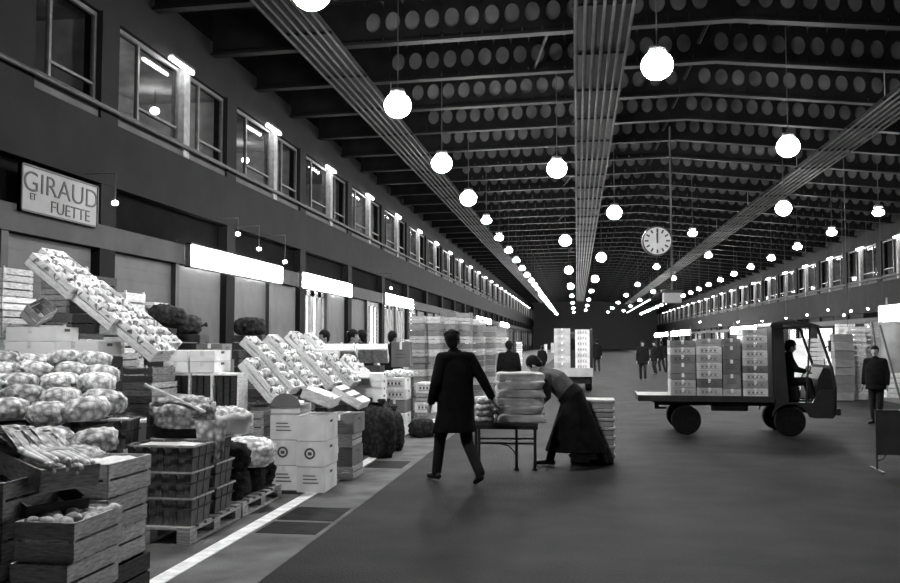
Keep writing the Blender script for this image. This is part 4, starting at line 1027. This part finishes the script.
# load
bpy.context.view_layer.update()
TM = TK.matrix_world.copy()
def tl(x, y, z): return TM @ Vector((x, y, z))
def colload(x, w_, specs, desc):
    z = ZB+.002
    for i, (h, mn, mk) in enumerate(specs):
        pr = carton_proto(.62, w_-.012, h-.004, mn, mark=mk)
        place(pr, 'carton', '%s box, %s in the %s' % ({'carton_grey': 'pale', 'carton_mid': 'light', 'carton_dark': 'dark'}[mn], lay(i, len(specs)).replace('from the floor', 'from the bed'), desc), 'box', tl(x, -.38, z), (0, 0, -.02), 'boxes on the truck bed'); z += h+.002
    return z
def crload(x, w_, n, h, mn, desc):
    pr = crate_proto(.62, w_-.01, h-.01, 1, mn, liner=True, gap=.01, post=.03, tall_post=.008)
    for i in range(n):
        place(pr, 'shallow_crate', 'shallow crate, %s in the %s' % (lay(i, n).replace('from the floor', 'from the bed'), desc), 'crate', tl(x, -.38, ZB+.002+h*i), (0, 0, -.02), 'crates on the truck bed')
W3, WW, DD = 'carton_mid', 'carton_grey', 'carton_dark'
colload(-.985, .47, [(.15, W3, 3), (.15, W3, 3), (.12, DD, 0), (.19, DD, 0), (.15, DD, 3), (.14, W3, 3), (.13, DD, 1)], 'rearmost column on the truck bed')
colload(-.505, .47, [(.16, W3, 3), (.16, DD, 3), (.15, WW, 3), (.15, WW, 3), (.14, W3, 3), (.16, WW, 3), (.14, W3, 1)], 'second column from the tail of the truck')
colload(-.10, .33, [(.14, W3, 1), (.27, DD, 1), (.27, DD, 1), (.25, DD, 0), (.14, DD, 1)], 'narrow dark third column on the truck bed')
colload(.32, .45, [(.15, WW, 3), (.14, W3, 3), (.14, WW, 3), (.13, DD, 3), (.14, WW, 3), (.15, WW, 3), (.13, W3, 3), (.14, WW, 3), (.12, W3, 1)], 'fourth column, next to the truck cab')
# second vehicle, far, rear view
q = gnd(573, 391)
T2 = thing('flatbed_truck', 'farther flatbed truck seen from behind, piled with white boxes', 'truck', (q.x, q.y, 0))
part('flatbed', MB().box(-.68, 0, .62, .68, 2.6, .74), 'steel', T2); part('tail_board', MB().box(-.70, -.03, .50, .70, 0, .80), 'carton_mid', T2)
part('under_guard', MB().box(-.6, .2, .25, .6, .3, .5).box(-.45, .3, .4, .45, 2.5, .6), 'dark_steel', T2)
for sx in (-1, 1):
    for yy in (.55, 2.9):
        w_ = part('wheel', MB().lathe([(.05, -.08), (.2, -.08), (.2, .08), (.05, .08)], 20, axis='x'), 'steel', T2, (sx*.55, yy, .30)); part('tyre', MB().lathe([(.19, -.11), (.29, -.11), (.30, -.08), (.30, .08), (.29, .11), (.19, .11)], 24, axis='x'), 'tyre', w_)
part('cab', MB().ext([(2.65, .5), (2.65, 2.0), (2.8, 2.1), (3.5, 2.1), (3.85, 1.3), (3.95, .5)], -.68, .68, 'x'), 'truck_paint', T2)
part('cab_window', MB().box(-.45, 2.63, 1.4, .45, 2.645, 1.85), 'glass', T2)
part('side_rack', MB().box(.66, .0, .74, .70, .05, 2.2).box(.66, 2.5, .74, .70, 2.55, 2.2).box(.66, .05, 2.14, .70, 2.5, 2.2), 'dark_steel', T2)
TW = carton_proto(.6, .5, .20, 'carton_grey', mark=3); TC = carton_proto(.6, .56, .24, 'carton_mid', mark=1)
for r_ in range(2):
    for q_ in range(6): place(TC, 'carton', 'light box, %s, left column on the far truck, %s file' % (lay(q_, 6).replace('from the floor', 'from the bed'), ('rear', 'forward')[r_]), 'box', (q.x-.37, q.y+.4+.7*r_, .742+.242*q_), (0, 0, 0), 'boxes on the far truck')
    for q_ in range(7): place(TW, 'carton', 'white box, %s, right column on the far truck, %s file' % (lay(q_, 7).replace('from the floor', 'from the bed'), ('rear', 'forward')[r_]), 'box', (q.x+.34, q.y+.4+.7*r_, .742+.202*q_), (0, 0, 0), 'boxes on the far truck')
# ================================================================ hand cart
q = gnd(507, 470)
HC = thing('hand_cart', 'dark narrow iron-legged table cart under the flat sacks', 'cart', (q.x, q.y, 0), (0, 0, .04))
ZC = .60
part('platform', MB().box(-.45, -.02, ZC, .42, .62, ZC+.035), 'wood_dark', HC)
part('apron_rail', MB().box(-.45, -.02, ZC-.05, .42, .0, ZC).box(-.45, .60, ZC-.05, .42, .62, ZC), 'dark_steel', HC)
for lx, ly in ((-.42, 0), (.13, 0), (.38, 0), (-.42, .58), (.38, .58)):
    part('leg', MB().tube((lx, ly, .0), (lx, ly, ZC), .020, n=10).lathe([(.035, 0), (.03, .03)], 12, (lx, ly, 0)), 'dark_steel', HC)
part('lower_rail', MB().tube((-.42, 0, .36), (.38, 0, .36), .014, n=8).tube((-.42, .58, .36), (.38, .58, .36), .014, n=8).tube((.38, 0, .36), (.38, .58, .36), .014, n=8), 'dark_steel', HC)
part('brace', MB().path([(-.12, 0, .36), (.02, 0, .33), (.10, 0, .25), (.13, 0, .16)], .010, 6), 'dark_steel', HC)
part('handle', MB().path([(-.45, .1, ZC-.02), (-.62, .1, ZC+.08), (-.66, .3, ZC+.10), (-.62, .5, ZC+.08), (-.45, .5, ZC-.02)], .014, 8), 'dark_steel', HC)
FS = [lumpy((.325, .27, .066), s_, 'sack_grey', 4, .22, 9, .30) for s_ in (3, 6, 9)]
x0_, y0_ = q.x, q.y
for i in range(6):
    tag(link('flat_sack', FS[i % 3], None, (x0_+.16+random.uniform(-.012, .012), y0_+.29, ZC+.036+.112*i), (0, 0, .04+random.uniform(-.04, .04))), 'plump flat pale sack, %s in the pile on the hand cart' % lay(i, 6).replace('from the floor', 'from the cart top'), 'sack', 'flat sacks on the hand cart')
SS = [lumpy((.13, .16, .05), s_, 'net', 3, .25, 12, .7) for s_ in (3, 6)]
for i in range(4):
    for k in range(1 if i == 3 else 2):
        tag(link('small_packet', SS[(i+k) % 2], None, (x0_-.33+random.uniform(-.015, .015), y0_+.16+.30*k, ZC+.036+.085*i), (0, 0, .1*i)), 'small packet in the low pile at the left end of the hand cart', 'packet', 'small packets on the hand cart')
# stack of cartons behind the bending man
q = gnd(588, 466)
LB = carton_proto(.50, .62, .125, 'sackcloth'); LID = [('body', MB().box(-.31, -.25, 0, .31, .25, .122).mesh('body', 'carton_mid', bevel=.01), None, None), ('lid', MB().box(-.335, -.27, .085, .335, .27, .128).mesh('lid', 'sack_grey', bevel=.008), None, None)]
for i in range(7):
    place(LID, 'lidded_box', 'flat lidded box, %s in the stack behind the bending man' % lay(i, 7), 'box', (q.x+.06, q.y+.50, .002+.1295*i), (0, 0, random.uniform(-.03, .03)), 'lidded boxes behind the bending man')
# board sign on legs at the right edge
q = gnd(878, 471)
BS = thing('board_sign', 'dark blank board on thin iron legs at the right edge of the roadway', 'sign', (q.x, q.y, 0), (0, 0, -.03))
part('panel', MB().box(.0, -.012, .24, .95, .012, .80), 'board', BS)
part('edge_frame', MB().box(-.02, -.02, .22, .97, .02, .24).box(-.02, -.02, .80, .97, .02, .82), 'steel', BS)
for lx in (-.01, .96): part('leg', MB().tube((lx, 0, 0), (lx, 0, .82), .014, n=8), 'steel', BS); part('foot', MB().box(lx-.02, -.28, 0, lx+.02, .28, .025), 'steel', BS)
part('brace', MB().path([(.0, 0, .13), (.08, 0, .17), (.12, 0, .24)], .008, 6), 'steel', BS)
# ================================================================ people
def remesh(mb, voxel, smooth=4):
    me = mb.mesh('tmp'); o = bpy.data.objects.new('tmp', me); C.objects.link(o)
    r = o.modifiers.new('r', 'REMESH'); r.mode = 'VOXEL'; r.voxel_size = voxel; r.use_smooth_shade = True
    s = o.modifiers.new('s', 'SMOOTH'); s.factor = .5; s.iterations = smooth
    bpy.context.view_layer.update()
    out = bpy.data.meshes.new_from_object(o.evaluated_get(bpy.context.evaluated_depsgraph_get()))
    bpy.data.objects.remove(o); bpy.data.meshes.remove(me); out.materials.clear(); out.polygons.foreach_set('use_smooth', [True]*len(out.polygons)); return out
def cap(mb, a, b, ra, rb, n=14):
    a = Vector(a); b = Vector(b); mb.tube(a, b, ra, rb, n); mb.ell(a, (ra,)*3, n, 8); mb.ell(b, (rb,)*3, n, 8)
def segd(p, a, b):
    ab = b-a; t = max(0, min(1, (p-a).dot(ab)/max(ab.length_squared, 1e-9))); return (p-(a+ab*t)).length, t
def person(label, loc, rz, J, voxel=.012, legs='cloth_dark', torso='coat_black', coat=None, coat_len=.55, hat=False, apron=None, group=None, fingers=True, scale=1.0, hairlen=0, sleeve=None):
    """J: joints (local, +y = facing). keys: pel, chest, neck, head, look, sl, el, wl, sr, er, wr, hl, kl, al, tl, hr, kr, ar, tr"""
    V = {k: Vector(v) for k, v in J.items()}
    r = thing('person', label, 'person', loc, (0, 0, rz), group, (scale,)*3)
    mb = MB(); seg = []
    def c_(a, b, ra, rb, m): cap(mb, a, b, ra, rb); seg.append((Vector(a), Vector(b), ra, rb, m))
    up = (V['neck']-V['pel']).normalized(); side_ = (V['sr']-V['sl']).normalized(); fw = side_.cross(up)*-1
    # torso as loft
    def ring(c, rx, ry, n=18):
        return [c+side_*rx*math.cos(2*PI*i/n)+(up.cross(side_))*ry*math.sin(2*PI*i/n) for i in range(n)]
    P0, P1, P2 = V['pel'], V['chest'], V['neck']
    mb.loft([ring(P0-up*.10, .12, .09), ring(P0, .165, .115), ring(P0+(P1-P0)*.45, .145, .10), ring(P1, .175, .12), ring(P1+(P2-P1)*.6, .15, .10), ring(P2-up*.02, .06, .06)])
    seg.append((P0, P1, .15, .17, torso)); seg.append((P1, P2, .17, .09, torso)); seg.append((V['sl'], V['sr'], .07, .07, torso))
    cap(mb, V['sl']*.85+V['sr']*.15, V['sr']*.85+V['sl']*.15, .062, .062)
    for s_ in 'lr':
        c_(V['s'+s_], V['e'+s_], .056, .043, sleeve or torso); c_(V['e'+s_], V['w'+s_], .043, .030, sleeve or torso)
        c_(V['h'+s_], V['k'+s_], .098, .070, legs); c_(V['k'+s_], V['a'+s_], .070, .056, legs)
        ft = (V['t'+s_]-V['a'+s_]); an = V['a'+s_]
        heel = an-ft*.22; heel.z = an.z-.045; toe = V['t'+s_]; c_(heel, toe, .040, .032, 'leather'); c_(an, heel*.5+toe*.5, .04, .036, 'leather')
        # hand
        hd = (V['w'+s_]-V['e'+s_]).normalized(); if_s = 1 if s_ == 'r' else -1
        w_ = V['w'+s_]; pe = w_+hd*.085; acr = hd.cross(Vector((0, 0, 1)))
        acr = Vector((0, 1, 0)) if acr.length < .2 else acr.normalized()
        if abs(hd.z) > .75: acr = Vector((0, 1, 0))
        nrm = hd.cross(acr)
        for q in (-.022, 0, .022): c_(w_+hd*.01+acr*q*.7, pe+acr*q, .017, .015, 'skin')
        if fingers:
            for fi, (q, ln_) in enumerate(((-.033, .060), (-.011, .072), (.011, .078), (.033, .068))):
                a = pe+acr*q; b_ = a+hd*ln_*.55+nrm*.006; e = b_+(hd*.8+nrm*.6*if_s).normalized()*ln_*.5
                c_(a, b_, .0095, .009, 'skin'); c_(b_, e, .009, .008, 'skin')
            a = w_+hd*.03+acr*.03; b_ = a+(acr*.8+hd*.7).normalized()*.04; c_(a, b_, .012, .0105, 'skin'); c_(b_, b_+hd*.032, .0105, .009, 'skin')
        else: c_(pe, pe+hd*.07, .028, .018, 'skin')
    # neck, head
    H = V['head']; f = (V['look']).normalized(); hu = (H-V['neck']).normalized(); f = (f-hu*f.dot(hu)).normalized(); sd = f.cross(hu)
    c_(V['neck']-up*.03, H-hu*.06, .056, .052, 'skin')
    Rh = Matrix((sd, f, hu)).transposed()
    mb.ell(H+hu*.02, (.074, .094, .105), 20, 14, Rh); mb.ell(H-hu*.055+f*.022, (.052, .066, .062), 16, 10, Rh); seg.append((H-hu*.05, H+hu*.05, .08, .09, 'skin'))
    mb.ell(H+f*.098-hu*.012, (.013, .02, .026), 10, 8, Rh)     # nose
    mb.ell(H+f*.082+hu*.022, (.052, .014, .012), 12, 8, Rh)    # brow
    mb.ell(H+f*.080-hu*.052, (.024, .014, .010), 10, 8, Rh)    # lips
    for s_ in (-1, 1): mb.ell(H+sd*s_*.077-hu*.005-f*.005, (.012, .020, .032), 10, 8, Rh)
    me = remesh(mb, voxel)
    names = []
    for s_ in seg:
        if s_[4] not in names: names.append(s_[4])
    for q in names: me.materials.append(M[q])
    idx = []
    for p in me.polygons:
        c0 = p.center; best = None
        for a, b_, ra, rb, mm in seg:
            d, t_ = segd(c0, a, b_); d -= ra+(rb-ra)*t_
            if best is None or d < best[0]: best = (d, mm)
        idx.append(names.index(best[1]))
    me.polygons.foreach_set('material_index', idx)
    link('body', me, r)
    # eyes
    for s_ in (-1, 1):
        link('eye', MB().ell(H+sd*s_*.031+f*.082+hu*.004, (.011, .008, .007), 10, 8, Rh).mesh('eye', 'hair', True), r)
    # hair
    hm = MB(); hm.ell(H+hu*.044-f*.016, (.090, .108, .106), 20, 14, Rh); hm.ell(H-f*.05-hu*.02, (.068, .055, .075), 16, 10, Rh)
    hme = remesh(hm, .012, 2)
    bm = bmesh.new(); bm.from_mesh(hme)
    dele = [v for v in bm.verts if (v.co-H).dot(f) > .045 and (v.co-H).dot(hu) < .055]
    bmesh.ops.delete(bm, geom=dele, context='VERTS'); bm.to_mesh(hme); bm.free(); hme.materials.append(M['hair']); link('hair', hme, r)
    if hat:
        m = MB(); m.ell(H+hu*.085-f*.005, (.098, .112, .048), 20, 10, Rh); m.ell(H+hu*.068+f*.095, (.06, .05, .010), 14, 8, Rh)
        hm_ = remesh(m, .010, 2); hm_.materials.append(M['coat_black']); link('flat_cap', hm_, r)
    if coat:
        m = MB(); q = coat_len
        dn = Vector((0, 0, -1))
        hc = (V['hl']+V['hr'])/2; kc = (V['kl']+V['kr'])/2; sp = (V['kl']-V['kr']).length
        low = hc+(kc-hc)*q; lx, ly = .225+.10*sp*q, .17+abs((V['kl']-V['kr']).y)*.50*q
        m.loft([ring(P2+up*.005, .075, .075), ring(P2-up*.035, .125, .095), ring(P1+(P2-P1)*.45, .20, .135), ring(P1, .225, .16), ring(P0+(P1-P0)*.45, .215, .155), ring(P0, .225, .165)]+
               [[low+(hc-low)*u+side_*(lx*(1-u)+.21*u)*math.cos(2*PI*i/18)+up.cross(side_)*(ly*(1-u)+.155*u)*math.sin(2*PI*i/18) for i in range(18)] for u in (.75, .4, 0)])
        cap(m, V['sl']*.85+V['sr']*.15, V['sr']*.85+V['sl']*.15, .078, .078)
        for s_ in 'lr':
            cap(m, V['s'+s_], V['e'+s_], .073, .060); m.tube(V['e'+s_], V['w'+s_], .060, .047, 14)
        # collar
        m.tube(P2-up*.01-fw*0, P2+up*.035, .082, .076, 16)
        cme = remesh(m, voxel*1.1, 4); cme.materials.append(M[coat]); link('sweater' if coat == 'cloth_grey' else 'coat', cme, r)
    if apron:
        hc = (V['hl']+V['hr'])/2; ac = (V['al']+V['ar'])/2; dy = abs((V['al']-V['ar']).y)/2; R0 = []
        for u in (0, .3, .6, .88):
            c0 = hc*(1-u)+ac*u; R0.append([c0+Vector(((.24+.02*u)*math.cos(2*PI*i/18), (.18+(dy*.85)*u)*math.sin(2*PI*i/18), 0)) for i in range(18)])
        m = MB(); m.loft([ring(P0*.6+P1*.4, .236, .175), ring(P0, .245, .185)]+R0)
        cme = remesh(m, voxel*1.2, 4); cme.materials.append(M['apron_dark']); link('apron', cme, r)
    return r
def stand(**k):
    J = dict(pel=(0, 0, .95), chest=(0, .0, 1.25), neck=(0, .0, 1.47), head=(0, .02, 1.62), look=(0, 1, 0), sl=(-.18, 0, 1.41), el=(-.24, -.03, 1.13), wl=(-.25, .05, .88), sr=(.18, 0, 1.41), er=(.24, -.03, 1.13), wr=(.25, .05, .88),
             hl=(-.09, 0, .90), kl=(-.10, .02, .49), al=(-.11, -.02, .09), tl=(-.13, .15, .035), hr=(.09, 0, .90), kr=(.10, .02, .49), ar=(.11, -.02, .09), tr=(.13, .15, .035)); J.update(k); return J
# walking man, seen from behind / side, heading right-away
p = gnd(456, 483); SC = 1.09
person('person in dark cap and long dark coat striding away from the hand cart, back turned', (p.x, p.y, 0), .62,
       stand(pel=(0, 0, .93), chest=(0, .02, 1.25), neck=(0, .04, 1.47), head=(0, .075, 1.595), look=(.75, 1, -.1), hl=(-.09, 0, .88), kl=(-.10, .20, .50), al=(-.11, .27, .10), tl=(-.12, .45, .035), hr=(.09, 0, .88), kr=(.11, -.06, .47), ar=(.12, -.34, .15), tr=(.13, -.22, .035),
             el=(-.27, -.02, 1.13), wl=(-.27, .10, .90), er=(.31, -.06, 1.17), wr=(.42, -.10, .95)), .0095, coat='coat_black', coat_len=.80, hat=True, scale=SC)
# bending man in apron lifting boxes on the cart
p = gnd(571, 465)
person('person with dark hair, grey sweater and long dark apron bent over the hand cart', (p.x, p.y, 0), PI/2-.15,
       stand(pel=(0, -.04, .92), chest=(0, .20, 1.16), neck=(0, .38, 1.29), head=(0, .50, 1.38), look=(.25, .8, -.55), sl=(-.19, .31, 1.23), sr=(.19, .31, 1.23), el=(-.27, .28, .96), wl=(-.22, .46, .80), er=(.27, .38, .99), wr=(.18, .58, .98),
             hl=(-.10, -.04, .88), kl=(-.11, .16, .50), al=(-.12, .27, .09), tl=(-.13, .44, .035), hr=(.10, -.06, .88), kr=(.12, -.24, .48), ar=(.13, -.42, .09), tr=(.15, -.26, .035)), .0095, torso='cloth_grey', sleeve='cloth_grey', legs='cloth_dark', coat='cloth_grey', coat_len=.02, apron=.22, scale=1.02)
# man behind the cart
p = gnd(509, 415)
person('person in dark jacket standing behind the hand cart, back turned', (p.x, p.y, 0), .1, stand(look=(-.2, 1, 0)), .014, coat='coat_black', coat_len=.15, scale=1.0)
# right man
p = gnd(877, 424)
person('person in dark overcoat standing at the right edge, hands down, looking at the truck', (p.x, p.y, 0), PI-.55+1.3*0, stand(look=(-.1, 1, 0), er=(.25, -.06, 1.13), wr=(.27, .0, .88), kl=(-.08, .04, .49), al=(-.07, .0, .09), tl=(-.10, .17, .035), hr=(.08, 0, .90), ar=(.07, -.02, .09), kr=(.08, .02, .49)), .012, coat='coat_black', coat_len=.30, scale=.94)
# driver
p = tl(.93, -.36, .46)
person('person in dark clothes seated at the wheel of the market truck', (p.x, p.y, p.z), -PI/2-.02,
       stand(pel=(0, -.02, .56), chest=(0, .0, .86), neck=(0, .05, 1.06), head=(0, .09, 1.20), look=(-.15, 1, -.1), sl=(-.18, .02, 1.0), sr=(.18, .02, 1.0), el=(-.23, .14, .78), wl=(-.13, .32, .74), er=(.23, .14, .78), wr=(.13, .32, .74),
             hl=(-.09, .0, .52), kl=(-.12, .38, .56), al=(-.12, .46, .24), tl=(-.12, .60, .20), hr=(.09, .0, .52), kr=(.12, .38, .56), ar=(.12, .46, .24), tr=(.12, .60, .20)), .012, coat='coat_black', coat_len=.05, scale=.98)
# far group
FG = [(643, 381, 3.0, 1.0, 'leftmost of the far group of people on the roadway, walking in dark clothes'), (655, 375, 2.4, .98, 'second of the far group on the roadway, in a dark coat'), (662, 372, .6, 1.0, 'third of the far group on the roadway, in dark clothes'), (669, 374, 3.4, .97, 'rightmost of the far group, beside the truck load, in a dark coat'),
      (597, 372, .2, 1.05, 'standing right beside the far truck in dark clothes'), (676, 370, 1.0, 1.0, 'half hidden behind the load at the tail of the truck')]
for i, (px, py, a, s_, lb) in enumerate(FG):
    q = gnd(px, py); person('person '+lb, (q.x, q.y, 0), a, stand(kl=(-.10, .12, .5), al=(-.10, .02, .12), tl=(-.1, .18, .05), kr=(.1, 0, .48), ar=(.1, -.15, .10), tr=(.1, -.0, .035)), .022, coat='coat_black', coat_len=.4, fingers=False, scale=s_)
# people in the left stalls
for i, (px, pyh, D, a, lb) in enumerate([(325, 322, 17.5, 2.2, 'in dark coat standing in the left stalls behind the crest of the cauliflower display'), (352, 322, 17.0, -1.5, 'in dark coat bending near the lit doorways behind the display'), (362, 324, 18.0, 1.2, 'in black standing shoulder to shoulder behind the display'), (392, 328, 19.5, -.6, 'in black silhouette before the third lit sign box'), (500, 344, 34, .3, 'far off on the left, beyond the tall crate columns'), (542, 346, 42, .3, 'far off, left of the distant truck')]):
    hgt = at(px, pyh, D).z; x, y = XY(px, D); person('person '+lb, (x, y, .004), a, stand(), .02, coat='coat_black', coat_len=.4, fingers=False, scale=min(1.12, hgt/1.74))
